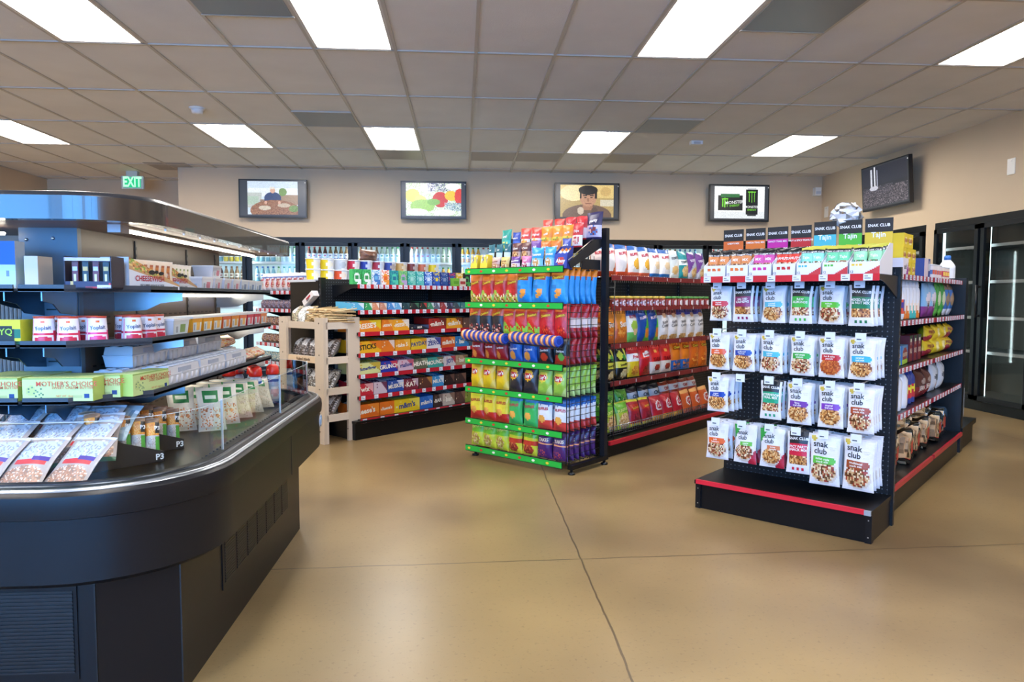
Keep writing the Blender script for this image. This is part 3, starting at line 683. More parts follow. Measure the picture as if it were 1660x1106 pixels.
# display trays along the top shelf
TR = [(-1.806, -1.68, 'd86a2c', 'CHEWY MIX', 'orange', 'e08a4c'), (-1.672, -1.552, 'e0762c', 'OMEGA TRAIL MIX', 'amber', 'd8864c'), (-1.545, -1.425, 'c8249a', 'FANCY TRAIL MIX', 'magenta', 'd04aa0'), (-1.415, -1.30, 'c0282c', 'HOT & SPICY PEANUTS', 'red', 'e03a2c'),
      (-1.292, -1.172, '4cb8c8', 'Tajin', 'aqua', '8adccc'), (-1.164, -1.045, '52b83c', 'Tajin', 'green', '6cd0a0'), (-1.037, -.90, 'e0c23c', 'Tajin', 'yellow', '9adcb0')]
for i, (x0, x1, c, word, cname, bc) in enumerate(TR):
    w = x1 - x0; xc = (x0 + x1) / 2
    t = thing('display_tray', EC, xc, 3.86, 1.32, 'white card display tray with %s header, holding small snack pouches' % cname, 'display tray', 'snack display trays on the end cap')
    m = M(); fh = .062
    sp = [('b', 0, 1, 'e8eaf0')]
    if i < 4: sp += [('e', .25, .62, .085, .16, c), ('e', .48, .62, .085, .16, c), ('e', .71, .62, .085, .16, c)]
    else: sp += [('d', 1, -.8, .45, 'c83a40'), ('e', .12, .75, .05, .1, c), ('e', .25, .75, .05, .1, c), ('e', .38, .75, .05, .1, c)]
    sp.append(('t', '12', .08, .2, .012, '2a2e38'))
    m.surf(lambda u, v, o: (x0 + w * u, 3.735 - o, 1.32 + fh * v), 28, 12, sp, 'card', w, fh, 1, False)
    m.box(x0, x1, 3.736, 3.739, 1.32, 1.32 + fh, lin('d8dae0'), 'card').box(x0, x1, 3.739, 3.98, 1.32, 1.323, lin('d8dae0'), 'card')
    for xx in (x0, x1 - .003): m.prism([(3.739, 1.32), (3.98, 1.32), (3.98, 1.48), (3.92, 1.48), (3.739, 1.38)], xx, xx + .003, lin('e0e2e8'), 'card', 'x')
    part('tray', m, t)
    m = M(); z0, z1 = 1.33, 1.60 + (.012 if i > 3 else 0)
    m.box(x0 + .003, x1 - .003, 3.981, 3.984, z0, z1, lin('1c1e22'), 'card')
    m.surf(lambda u, v, o: (x0 + .003 + (w - .006) * u, 3.980 - o, z0 + (z1 - z0) * v), 20, 24, [('b', 0, 1, '1c1e22'), ('b', .0, .76, c), ('t', 'SNAK CLUB', .5, .87, .0148, 'f4f4f4', 0, .035), ('e', .5, .955, .03, .012, 'c8d060'), ('t', word, .5, .70, .0095 if i < 4 else .026, 'f4f6f4', 0, .03)], 'card', w, z1 - z0, 1, False)
    part('header_card', m, t)
    key = 'pouch%d' % i
    bag(key, .066, .115, .026, [('b', 0, 1, bc), ('b', .70, 1, '16181c'), ('b', .9, 1, 'c9c44a' if i > 3 else '16181c'), ('s', .1, .9, .04, .34, 1, ['3a8a48', 'e8e4d8', '9c5a38', '2f6e3a'] if i > 3 else MIX), ('t', 'SNAK CLUB', .5, .76, .0085, 'f4f4f4', 0, .03), ('t', word.split()[-1], .5, .5, .014, 'fbfbf4', 0, .03)], i, nu=12, nv=18)
    for r_ in range(3):
        for k in range(2):
            rnd = random.Random(i * 9 + r_ * 2 + k)
            put(key, 'snack_pouch', EC, x0 + w * (.27 + .46 * k), 3.775 + r_ * .062, 1.352 + r_ * .008,
                'small %s and black snack pouch, %s hand, %s in its display tray' % (cname, ('left', 'right')[k], ('front', 'middle', 'back')[r_]), 'snack pouch', 'small pouches in display trays', rz=rnd.uniform(-9, 9), rx=-14)

# --- run behind the end cap, right-hand face
t = thing('gondola_shelving', SF, 5.5, 1.36, 0, 'black double-sided shelving run stretching back behind the pegboard end cap', 'shelving', 'black store shelving units')
sx = [4.16, 5.27, 6.30]
m = M().box(4.16, 6.36, 1.33, 1.38, .14, 1.36, lin(BK), 'paint'); part('back_panel', m, t)
m = M().box(4.16, 6.36, .94, 1.35, 0, .145, lin('0c0d10'), 'gloss').box(4.16, 6.36, .92, 1.77, .145, .17, lin(BK), 'gloss'); b_ = part('base_deck', m, t)
for a, b in ((4.2, 5.25), (5.29, 6.34)): part('red_trim', M().box(a, b, .905, .92, .15, .176, lin('b01e30'), 'plastic'), b_)
for a in (4.16, 5.26, 6.34): upright(t, a, 1.355, 1.345)
for z in (1.335, 1.075, .81, .55):
    for i, (a, b) in enumerate(((4.18, 5.25), (5.28, 6.33))): shelf(t, a, b, .93 if z < 1.2 else .95, 1.33, z, 'a01c2c', 1, .03, .075, .04, int(z * 100) + i)
# far end cap of that run
t = thing('end_cap_shelving', SF, 6.6, 1.36, 0, 'black end cap frame at the far end of the right-hand run', 'shelving', 'black store shelving units')
m = M().box(6.40, 6.44, .93, 1.78, .16, 1.36, lin(BK), 'paint'); part('back_panel', m, t)
m = M().box(6.44, 7.08, .94, 1.78, 0, .15, lin('0c0d10'), 'gloss').box(6.44, 7.1, .92, 1.8, .15, .19, lin(BK), 'gloss'); part('base_deck', m, t)
upright(t, 6.46, .955, 1.36, .09, .05); upright(t, 6.46, 1.76, 1.36, .09, .05)
for z in (1.3, .8): part('shelf', M().box(6.5, 6.95, 1.03, 1.75, z - .02, z, lin(BK), 'paint'), t)

# ---------------- products on the right-hand face
def can(key, r, h, spec, lidc, n=18): return round_pack(key, [(r, 0), (r, h)], h, spec, [(r * .98, h - .001, lidc), (r * 1.02, h, lidc), (r * 1.02, h + .008, lidc), (r * .9, h + .010, lidc)], n=n)
carton('ybox', .11, .085, .10, [('b', 0, 1, 'e6cf2c'), ('e', .5, .5, .3, .3, 'f4e9a0'), ('t', 'FLASH', .5, .5, .022, 'b03a3a', 0, .03)], 'd8c024', 'e8d444')
carton('wbox', .13, .10, .10, [('b', 0, 1, 'e9e6f0'), ('d', 1, -.6, .55, '9a3aa0'), ('t', 'soft', .4, .5, .03, '3a3a60')], 'dddbe6', 'eeeef4')
carton('bluebox', .18, .125, .10, [('b', 0, 1, 'd8cfe0'), ('r', .62, 1, 0, 1, '24408c'), ('e', .82, .6, .1, .25, 'e8eef8')], '24408c', 'c9c4dc')
can('tin1', .034, .085, [('b', 0, 1, 'e8e2e0'), ('b', .3, .7, '4c78b8'), ('e', .5, .5, .12, .2, 'd86a50')], 'c8ccd0')
can('tin2', .034, .08, [('b', 0, 1, 'e8dccc'), ('b', .25, .75, 'c83a58'), ('e', .5, .5, .12, .2, 'f0d060')], 'c8ccd0')
for i, (a, z) in enumerate([(4.75, 0), (4.87, 0), (4.99, 0), (4.75, .086), (4.87, .086), (4.99, .086), (4.77, .172), (4.89, .172)]):
    put('ybox', 'tissue_carton', SF, a, 1.06, 1.336 + z, 'yellow household carton, %s in the stack of yellow cartons on the top shelf' % ORD[i], 'carton', 'yellow cartons stacked on the right-hand run', rz=(i * 37 % 7) - 3)
put('wbox', 'tissue_carton', SF, 4.60, 1.02, 1.336, 'white and purple carton beside the stack of yellow cartons', 'carton')
put('bluebox', 'storage_carton', SF, 5.24, 1.03, 1.336, 'pale lilac carton with dark blue end on the top right shelf', 'carton')
for i in range(7):
    put('tin1' if i < 4 else 'tin2', 'food_tin', SF, 5.40 + .078 * i + (.05 if i > 3 else 0), 1.0, 1.336, '%s tin, %s along the row right of the lilac carton' % ('blue and white' if i < 4 else 'pink and cream', ORD[i]), 'tin', 'food tins on the top right shelf')
def spray(key, c, c2, cp): round_pack(key, [(.03, 0), (.031, .01), (.031, .17), (.024, .19)], .19, [('b', 0, 1, c), ('b', 0, .45, c2), ('e', .5, .4, .12, .2, 'f4e8d8')], [(.022, .19, cp), (.024, .20, cp), (.018, .235, cp)], kid='cap', n=16)
spray('spray1', 'e8ecf0', 'e07a2c', 'f4f4f4'); spray('spray2', 'e8ecf0', '3cb8b0', 'f4f4f4')
round_pack('jug1', [(.05, 0), (.055, .02), (.055, .13), (.028, .19), (.02, .2)], .2, [('b', 0, 1, 'd84a4a'), ('b', .4, .7, '3a9cc8'), ('e', .5, .5, .12, .2, 'f0d0e0')], [(.024, .2, 'e04a8a'), (.024, .235, 'e04a8a'), (.02, .24, 'e04a8a')], kid='cap', n=18)
round_pack('jug2', [(.045, 0), (.05, .02), (.05, .14), (.024, .19), (.018, .2)], .2, [('b', 0, 1, 'e8ecf4'), ('b', .2, .6, 'e0523a'), ('e', .5, .4, .1, .15, '4a3c9c')], [(.022, .2, '3c80d0'), (.022, .23, '3c80d0'), (.02, .235, '3c80d0')], kid='cap', n=18)
bag('pet1', .15, .235, .07, [('b', 0, 1, '8cc0e4'), ('b', .0, .3, '8a3a8c'), ('e', .5, .5, .3, .2, 'e8e4f0'), ('x', .5, .35, .2, .12, ['2a2a34', 'f0f0f0'])])
bag('pet2', .15, .245, .07, [('b', 0, 1, '2f9c3a'), ('e', .5, .5, .34, .2, 'dcecc8'), ('b', 0, .2, '5cb848')])
bag('pet3', .15, .235, .07, [('b', 0, 1, '2a6cb8'), ('e', .5, .5, .34, .2, 'a0845c'), ('b', .8, 1, '8a6a44'), ('b', 0, .2, 'e0e8f4')])
bag('pet4', .17, .11, .10, [('b', 0, 1, 'd8b820'), ('w', .35, .1, 1, '8c1c2c'), ('t', 'PEDIGREE', .5, .62, .02, '7c1c24', 0, .04)])
bag('pet5', .17, .11, .10, [('b', 0, 1, 'e4c82c'), ('e', .5, .5, .3, .3, 'f0e8a8')])
carton('redbox', .10, .16, .07, [('b', 0, 1, '7c1c28'), ('b', .7, 1, '24402c'), ('e', .5, .8, .2, .12, 'e8e8e0'), ('t', 'BBQ', .5, .4, .03, 'f0e0d0')], '5c141c', '6c1c24')
carton('bluepack', .2, .11, .09, [('b', 0, 1, '5a8cc0'), ('e', .5, .5, .4, .36, '8c2c2c'), ('t', 'KINGSFORD', .5, .5, .022, 'f0e8d0', 0, .03), ('b', 0, .2, '9cc83c')], '4a78ac', '6a9cd0')
F2y = 1.02
seqs = [(1.08, [('jug1', 4.32, 'red and pink detergent jug'), ('jug2', 4.46, 'white and red detergent jug'), ('jug2', 4.60, 'white and red detergent jug'), ('spray1', 4.74, 'orange and white spray can'), ('spray1', 4.83, 'orange and white spray can'), ('spray2', 4.92, 'teal and white spray can'), ('spray2', 5.01, 'teal and white spray can'), ('spray1', 5.10, 'orange and white spray can'),
          ('pet1', 5.38, 'pale blue and purple pet food bag'), ('pet1', 5.56, 'pale blue and purple pet food bag'), ('pet2', 5.74, 'green pet food bag'), ('pet2', 5.90, 'green pet food bag'), ('pet3', 6.06, 'blue pet food bag'), ('pet3', 6.22, 'blue pet food bag')]),
        (.815, [('bluepack', 4.45, 'pale blue pack with brown oval'), ('bluepack', 4.68, 'pale blue pack with brown oval'), ('redbox', 4.88, 'dark red and green carton'), ('redbox', 5.0, 'dark red and green carton'), ('redbox', 5.12, 'dark red and green carton'), ('pet4', 5.45, 'yellow pet food sack with maroon band'), ('pet5', 5.68, 'plain yellow pet food sack'), ('pet5', 5.9, 'plain yellow pet food sack'), ('pet4', 6.12, 'yellow pet food sack with maroon band')])]
for z, items in seqs:
    for i, (k, a, nm) in enumerate(items):
        nm2 = {'jug': 'detergent_jug', 'spr': 'spray_can', 'pet': 'pet_food_bag', 'blu': 'charcoal_pack', 'red': 'carton'}[k[:3]]
        put(k, nm2, SF, a, F2y, z, '%s, %s from the left on the %s right-hand shelf' % (nm, ORD[i], 'second' if z > 1 else 'third'), nm2.replace('_', ' '), 'goods on the right-hand run', rz=(i * 53 % 9) - 4)
        if k in ('pet4', 'pet5', 'redbox', 'bluepack'): put(k, nm2, SF, a + .01, F2y + (0 if k[:3] == 'pet' else .1), z + (.095 if k[:3] == 'pet' else 0), '%s, %s and above or behind, third right-hand shelf' % (nm, ORD[i]), nm2.replace('_', ' '), 'goods on the right-hand run', rz=3)
round_pack('wjug', [(.055, 0), (.06, .02), (.06, .17), (.03, .215), (.022, .22)], .22, [('b', 0, 1, 'dfe6f0')], [(.026, .22, '3c78c8'), (.026, .25, '3c78c8'), (.02, .255, '3c78c8')], kid='cap', n=18)
round_pack('sauce', [(.03, 0), (.033, .02), (.033, .13), (.014, .18), (.013, .2)], .2, [('b', 0, 1, '5c2c14'), ('b', .2, .55, '5cb83c'), ('e', .5, .4, .12, .14, 'c83a2c')], [(.016, .198, 'c83a2c'), (.016, .225, 'c83a2c')], kid='cap', n=14)
round_pack('cleaner', [(.035, 0), (.036, .02), (.034, .16), (.014, .19), (.013, .2)], .2, [('b', 0, 1, '24408c'), ('b', .2, .6, 'c02c3c'), ('e', .5, .45, .12, .12, 'e8e03c')], [(.016, .198, 'b82c3c'), (.016, .235, 'b82c3c')], kid='cap', n=14)
bag('foil', .16, .20, .08, [('b', 0, 1, 'c8d4e0'), ('d', 1, 1, 1.2, '9cacbc'), ('e', .5, .5, .3, .1, '5a6878')])
bag('darkbag', .17, .19, .09, [('b', 0, 1, '4a1c20'), ('b', 0, .4, '7c1c28'), ('t', 'JERKY', .5, .35, .03, 'e8e0d8'), ('e', .5, .6, .2, .12, '9c8c84')])
for i, (k, a, nm) in enumerate([('sauce', 4.30, 'brown sauce bottle with green label'), ('sauce', 4.38, 'brown sauce bottle with green label'), ('wjug', 4.52, 'plain white jug with blue cap'), ('wjug', 4.66, 'plain white jug with blue cap'), ('cleaner', 4.80, 'blue and red cleaner bottle'), ('cleaner', 4.89, 'blue and red cleaner bottle'), ('cleaner', 4.98, 'blue and red cleaner bottle'),
                           ('darkbag', 5.2, 'dark red snack sack'), ('darkbag', 5.38, 'dark red snack sack'), ('foil', 5.66, 'silver foil sack'), ('foil', 5.9, 'silver foil sack')]):
    nm2 = {'sauce': 'sauce_bottle', 'wjug': 'jug', 'cleaner': 'cleaner_bottle', 'darkbag': 'snack_bag', 'foil': 'foil_bag'}[k]
    put(k, nm2, SF, a, 1.01, .555, '%s, %s from the left on the fourth right-hand shelf' % (nm, ORD[i]), nm2.replace('_', ' '), 'goods on the right-hand run', rz=(i * 31 % 9) - 4)
# firewood bundles in clear wrap on the base deck
def firewood(key, seed):
    rnd = random.Random(seed); m = M(); W_, D_, H_ = .24, .30, .20
    logs = []
    for j in range(3):
        for i in range(3):
            cx, cz = -W_ / 2 + .045 + i * .075 + rnd.uniform(-.008, .008), .04 + j * .062; r = rnd.uniform(.032, .04)
            n = rnd.choice((4, 5, 6)); a0 = rnd.uniform(0, 6)
            pts = [(cx + r * math.cos(a0 + 6.283 * k / n), cz + r * .95 * math.sin(a0 + 6.283 * k / n)) for k in range(n)]
            y0 = -D_ / 2 + rnd.uniform(0, .03)
            cs = [lin(rnd.choice(['e0bc94', 'e8c8a0', 'd0a47c', 'dcb890']))] * 2 + [lin(rnd.choice(['b8946c', 'd0a880', '9c7c5c', 'dcb488'])) for _ in range(n)]
            o = len(m.f); m.prism(pts, y0, D_ / 2, 'fff', 'organic', 'y'); m.c[o:] = cs
    w = M(); rg = []
    for y, s in ((-D_ / 2 - .005, .55), (-D_ / 2 - .004, 1), (D_ / 2, 1), (D_ / 2 + .004, .5)):
        rg.append([((W_ / 2 + .008) * s * math.cos(6.283 * k / 18) * (1.12 - .1 * math.cos(4 * 6.283 * k / 18)), y + .006 * math.sin(5 * k), .105 + .112 * s * math.sin(6.283 * k / 18)) for k in range(18)])
    w.rings(rg, lin('fff'), 'clearfilm', True, True)
    w.add([(-.05, -D_ / 2 - .007, .06), (.05, -D_ / 2 - .007, .06), (.05, -D_ / 2 - .007, .14), (-.05, -D_ / 2 - .007, .14)], [(0, 1, 2, 3)], lin('b8402c'), 'card')
    PROTO[key] = (m.mesh(key), [('plastic_wrap', w.mesh(key + 'w'))])
firewood('wood1', 1); firewood('wood2', 2)
for i, (a, y, z) in enumerate([(4.38, 1.10, 0), (4.66, 1.12, 0), (4.94, 1.10, 0), (5.24, 1.12, 0), (5.54, 1.12, 0), (5.84, 1.10, 0), (6.12, 1.12, 0), (4.52, 1.16, .205), (5.1, 1.16, .205), (5.7, 1.16, .205)]):
    put('wood%d' % (1 + i % 2), 'firewood_bundle', SF, a, y + .03, .172 + z, 'shrink-wrapped firewood bundle, %s of the %s layer on the base deck' % (ORD[i if i < 7 else i - 7], 'lower' if i < 7 else 'upper'), 'firewood', 'firewood bundles on the base deck', rz=(i * 29 % 15) - 7)
put('wjug', 'jug', SF, 6.75, 1.12, 1.30, 'white jug with blue cap on the far end cap top shelf', 'jug')
round_pack('tallbottle', [(.05, 0), (.055, .02), (.055, .26), (.02, .33), (.018, .34)], .34, [('b', 0, 1, 'dce4ee'), ('b', .2, .6, 'cfe0f0')], [(.022, .335, '3c78c8'), (.022, .37, '3c78c8')], kid='cap', n=18)
put('tallbottle', 'jug', SF, 6.98, 1.05, .192, 'tall white bottle with blue cap on the far end cap base', 'bottle')
# crumpled clear bag on top of the trays
m = M(); rnd = random.Random(4); rg = []
for j in range(9):
    v = j / 8; rg.append([((.085 * math.sin(.35 + 2.3 * v) + rnd.uniform(-.014, .014)) * math.cos(6.283 * k / 16), .05 * math.sin(.5 + 2.2 * v) * math.sin(6.283 * k / 16) + rnd.uniform(-.012, .012), .13 * v + rnd.uniform(-.006, .006)) for k in range(16)])
m.rings(rg, lin('f4f5f8'), 'clearfilm', False, True, (True, True)); m.m = [('film' if rnd.random() < .5 else 'clearfilm') for _ in m.m]
n_ = M()
for q in range(9):
    a = rnd.uniform(0, 6.28); n_.box(.04 * math.cos(a) - .02, .04 * math.cos(a) + .02, .02 * math.sin(a) - .004, .02 * math.sin(a) + .004, .01 + .011 * q, .03 + .011 * q, lin('f0f2f4'), 'film')
ob = bpy.data.objects.new('plastic_bag', m.mesh('plastic_bag')); COL.objects.link(ob); ob.location = EC.loc(-1.14, 4.03, 1.575)
tag(ob, 'crumpled clear plastic bag lying on top of the header cards', 'plastic bag')
nb = bpy.data.objects.new('contents', n_.mesh('contents')); COL.objects.link(nb); nb.parent = ob

# ================================================================== GREEN CHIP RACK
GRN = '1fae3e'
RX0, RX1 = -3.745, -2.835
t = thing('chip_rack', EC, -3.29, 3.84, 0, 'black wire chip rack with bright green shelf edges, filled with snack bags', 'display rack')
rk = t
for xx in (RX0 + .04, RX1 + .035):
    m = M().box(xx - .02, xx + .02, 3.83, 4.27, .035, .065, lin(BK), 'gloss')
    part('foot_bar', m, t)
    for yy in (3.85, 4.25):
        part('levelling_foot', M().lathe([(.026, 0), (.026, .012), (.01, .016), (.01, .036)], lin('0d0e10'), 'plastic', 12, xx, yy), t)
for xx in (RX0 + .02, RX1 + .03): part('post', M().box(xx - .02, xx + .02, 4.225, 4.265, .05, 1.695, lin('1b1d22'), 'gloss'), t)
RZ = [1.405, 1.158, .925, .742, .525, .285, .078]
RH = 3.80
for i, z in enumerate(RZ):
    m = M()
    for k in range(9): m.bar((RX0 + .01, RH + .01 + k * .05, z - .012), (RX1 - .01, RH + .01 + k * .05, z - .012), .003, lin(BK), 'paint', 5)
    for k in range(12): m.bar((RX0 + .03 + k * .077, RH, z - .008), (RX0 + .03 + k * .077, 4.22, z - .008), .002, lin(BK), 'paint', 5)
    s = part('shelf', m, t)
    q = M().box(RX0, RX1, RH - .02, RH - .014, z - .03, z + .008, lin(GRN), 'plastic').box(RX0 - .002, RX1 + .002, RH - .015, RH - .009, z - .036, z + .013, lin('14161a'), 'plastic')
    if i != 2:
        for k in range(7):
            x = RX0 + .04 + k * .125
            q.prism([(x + .014 * math.cos(6.283 * a / 8), z - .011 + .009 * math.sin(6.283 * a / 8)) for a in range(8)], RH - .0215, RH - .02, lin(['e8c83c', 'c83a2c', 'f0e8d8'][(k + i) % 3]), 'plastic', 'y')
    part('edge_strip', q, s)
for z0, z1 in ((.08, 1.17),):
    m = M(); xx = RX1 + .012
    for k in range(25): m.bar((xx, RH + .02, z0 + k * .0445), (xx, 4.24, z0 + k * .0445), .0022, lin('0f1114'), 'paint', 5)
    for yy in (RH + .02, RH + .05, 3.98, 4.10, 4.22): m.bar((xx, yy, z0 - .02), (xx, yy, z1), .0032, lin('0f1114'), 'paint', 5)
    part('side_wire_panel', m, t)
m = M().box(RX1 - .002, RX1 + .004, 4.0, 4.22, 1.40, 1.47, lin('17181c'))
m.prism([(3.86, 1.40), (3.83, 1.44), (4.22, 1.655), (4.22, 1.56)], RX1 + .008, RX1 + .014, lin('1a1b1f'), 'paint', 'x')
m.bar((RX1 + .012, 3.83, 1.455), (RX1 + .012, 4.22, 1.67), .004, lin('b0a89c'), 'metal', 6)
part('top_side_bracket', m, t)
part('back_wire_panel', (lambda m: [m.bar((RX0 + .05 + k * .08, 4.235, .08), (RX0 + .05 + k * .08, 4.235, 1.5), .0025, lin(BK), 'paint', 5) for k in range(11)] and m)(M()), t)

Y_, OR_, Rd, BL = 'ecd024', 'e8761c', 'c0202c', '1f6fc4'
chip('k_hot', .135, .235, .07, ['c93020', ('w', .62, .08, 1, 'c02820'), ('w', .30, .1, 1, '8cb43c')], 'Cheetos', 'f4d030', .64, .2, [('b', .72, .9, 'e07820'), ('s', .1, .9, .05, .32, .5, ['e8b040', 'f4e0b0', 'b02020'])], 14)
chip('k_puff', .15, .255, .085, ['2090d8', ('b', .76, 1, 'e8841c'), ('d', -.6, 1, .62, 'e8841c')], 'Cheetos', 'f4d030', .70, .19, [('e', .62, .32, .16, .10, 'f09a3c'), ('e', .45, .2, .1, .06, 'f0a84c'), ('r', .12, .5, .40, .5, '1c74b8')], 12)
chip('k_black', .135, .235, .07, ['26262c', ('b', .6, 1, 'd0581c')], 'Cheetos', 'f4d030', .66, .19, [('s', .1, .9, .08, .36, .5, ['e8b8a0', '8c2020', '3a3a44'])], 14)
chip('k_lime', .135, .235, .07, ['c82c24', ('w', .34, .1, 1, '86c23c'), ('b', .74, 1, 'd86820')], 'Cheetos', 'f4d030', .64, .19, [('x', .5, .2, .3, .12, ['9cd040', 'c83020', '86c23c'])], 16)
chip('k_red', .135, .235, .07, ['c01c28', ('b', .74, 1, 'e07020')], 'Cheetos', 'f4d030', .64, .19, [('d', 1, .8, 1.25, 'd83038'), ('x', .55, .22, .28, .12, ['e86030', 'a01820', 'd83020'])], 14)
chip('k_dred', .125, .185, .07, ['9c1820', ('e', .35, .22, .2, .16, 'e08c3c'), ('d', 1, 1, 1.45, 'b42028')], 'Doritos', 'f6f2ee', .68, .17, [], 4)
chip('k_dblue', .125, .185, .07, ['1c5cb4', ('e', .4, .25, .24, .18, 'e89a44'), ('d', 1, 1, 1.45, '2a78cc')], 'Doritos', 'f6f2ee', .68, .17, [], 4)
chip('k_dblk', .125, .185, .07, ['1c1c22', ('b', .55, 1, '8c1820'), ('e', .5, .25, .24, .14, 'c83a20')], 'Doritos', 'f6f2ee', .62, .17, [], 4)
chip('k_dmix', .125, .185, .07, ['24242c', ('b', 0, .35, 'b02c20'), ('e', .6, .3, .2, .14, '5ca848')], 'Doritos', 'f6f2ee', .7, .17, [], 4)
def lays(key, base_, disc='f0b82c', low='e8d060'):
    chip(key, .13, .2, .07, [base_, ('e', .45, .62, .34, .20, disc), ('d', 1, -1.2, .55, low), ('e', .45, .60, .33, .11, 'c02430')], "Lay's", 'f8f4ee', .60, .24, [], 6)
lays('k_ly', 'ecc824'); lays('k_lb', '2c2a30', 'f0b82c', '3a3038'); lays('k_lg', '9cc848', 'e8d44c', 'c0dc84')
def ruf(key, top_, body, low, wc='b02030'):
    chip(key, .135, .215, .07, [body, ('b', .78, 1, top_), ('b', 0, .28, low), ('e', .42, .34, .22, .12, 'e8a84c')], 'RUFFLES', wc, .66, .155, [('s', .1, .9, .74, .8, .5, [top_, body])], 4, .05)
ruf('k_ry', 'd8dc30', 'ecd83c', 'c83028'); ruf('k_rg', '2c80b4', '3cb45c', '3cb45c', 'c02c50'); ruf('k_rb', '1c5ca8', 'e8ecf0', 'd04038')
chip('k_fun', .14, .215, .07, ['d0d838', ('b', .5, .95, '78c430'), ('x', .45, .26, .34, .22, ['d8b870', 'e8d09c', 'b88c48', 'c0d040'])], 'FUNYUNS', 'eaf08c', .68, .14, [], 8)
chip('k_fur', .14, .215, .07, ['d8d838', ('b', .6, .95, '78c430'), ('b', .33, .5, 'c83c28'), ('x', .45, .2, .34, .16, ['8c2c24', 'b04030', 'd06c3c'])], 'FUNYUNS', 'eaf08c', .74, .14, [], 8)
chip('k_pur', .13, .2, .07, ['4c2468', ('d', 1, 1, 1.5, '3c1c54'), ('s', .15, .7, .05, .3, .5, ['8c3c5c', 'c05048', '4c2468'])], 'TAKIS', 'f0e0c8', .66, .18, [('b', .5, .56, 'e8a070')], 6)
chip('k_pop', .13, .23, .07, ['b02028', ('b', .3, .6, 'e8d8d0')], 'POP', 'c02830', .46, .2, [], 90)
LK = {'k_hot': 'orange and red cheese puff bag', 'k_puff': 'blue and orange cheese puff bag', 'k_black': 'black and orange cheese puff bag', 'k_lime': 'red and lime cheese puff bag', 'k_red': 'red cheese puff bag', 'k_dred': 'dark red corn chip bag',
      'k_dblue': 'blue corn chip bag', 'k_dblk': 'black and red corn chip bag', 'k_dmix': 'black corn chip bag', 'k_ly': 'yellow potato chip bag', 'k_lb': 'black potato chip bag', 'k_lg': 'green potato chip bag', 'k_ry': 'yellow ridged chip bag',
      'k_rg': 'green ridged chip bag', 'k_rb': 'blue and white ridged chip bag', 'k_fun': 'lime and yellow onion ring bag', 'k_fur': 'yellow and red onion ring bag', 'k_pur': 'purple rolled chip bag'}
RR = [(1, ['k_hot'] * 4 + ['k_puff'] * 3, [-3.69, -3.575, -3.455, -3.335, -3.225, -3.08, -2.925]), (2, ['k_black'] * 3 + ['k_lime'] * 3 + ['k_red'] * 2, [-3.70, -3.59, -3.47, -3.36, -3.25, -3.14, -3.02, -2.90]),
      (3, ['k_dred'] * 3 + ['k_dblue'] * 2 + ['k_dblk', 'k_dmix'], [-3.68, -3.55, -3.43, -3.30, -3.17, -3.03, -2.90]), (4, ['k_ly'] * 3 + ['k_lb'] * 2 + ['k_lg'] * 2, [-3.68, -3.56, -3.43, -3.30, -3.165, -3.03, -2.905]),
      (5, ['k_ry'] * 3 + ['k_rg'] * 2 + ['k_rb'] * 2, [-3.685, -3.555, -3.43, -3.30, -3.165, -3.03, -2.905]), (6, ['k_fun'] * 3 + ['k_fur'] * 2 + ['k_pur'] * 2, [-3.68, -3.555, -3.43, -3.30, -3.165, -3.03, -2.905])]
for si, keys, xs in RR:
    z = RZ[si] + .002; wh = ORD[si] + ' green-edged shelf'
    for i, (k, x) in enumerate(zip(keys, xs)):
        last = i == len(xs) - 1; kk = k if not (si == 3 and last) else k
        for d in range(6 if last else 2):
            rnd = random.Random(si * 50 + i * 7 + d)
            k2 = 'k_pop' if (si == 2 and last and d) else ('k_dred' if si == 3 and last and d else kk)
            look = 'red popped snack bag' if k2 == 'k_pop' else LK[k2]
            where = '%s from left on the %s' % (ORD[i], wh) if d == 0 else '%s back, %s from left on the %s' % (ORD[d], ORD[i], wh)
            put(k2, 'chip_bag', EC, x + rnd.uniform(-.004, .004) + (.012 if last else 0), 3.85 + d * .066, z, '%s, %s' % (look, where), 'chip bag', 'chip bags on the green rack', rz=rnd.uniform(-5, 5), rx=-3 + rnd.uniform(-2, 2), ry=rnd.uniform(-2, 2))
# dip cans lying in two curved clips on the third shelf edge
round_pack('dip', [(.036, 0), (.038, .004), (.038, .036)], .04, [('b', 0, 1, 'd8843c'), ('b', .5, .85, 'f0c89c')], [(.038, .04, '24409c'), (.04, .041, '24409c'), (.04, .048, '24409c'), (.03, .049, '3c5cc0'), (.022, .0492, 'e8ecf8')], n=20, nv=4)
for g in range(2):
    cl = thing('can_clip_rack', EC, -3.52 + g * .465, 3.76, .9, 'curved black wire clip holding a %s row of small dip cans' % ('left', 'right')[g], 'wire clip', 'wire clips on the green rack')
    x0 = -3.745 + g * .47
    m = M()
    for zz, yy in ((.885, 3.74), (.882, 3.79)): m.bar((x0, yy, zz), (x0 + .44, yy, zz - .02), .003, lin(BK), 'paint', 5)
    for k in (0, 1): m.bar((x0 + k * .44, 3.74, .885 - k * .02), (x0 + k * .44, 3.79, .92 - k * .02), .003, lin(BK), 'paint', 5)
    part('wire_frame', m, cl)
    for k in range(9):
        o = put('dip', 'dip_can', EC, x0 + .012 + k * .047, 3.765, .927 - k * .0022, 'small orange and blue dip can, %s in the %s wire clip' % (ORD[k], ('left', 'right')[g]), 'dip can', 'dip cans in wire clips')
        o.rotation_euler = Matrix.Rotation(EC.a, 3, 'Z').to_4x4().to_euler()
        o.rotation_euler = (Matrix.Rotation(EC.a + R(-14), 4, 'Z') @ Matrix.Rotation(R(90), 4, 'Y')).to_euler()
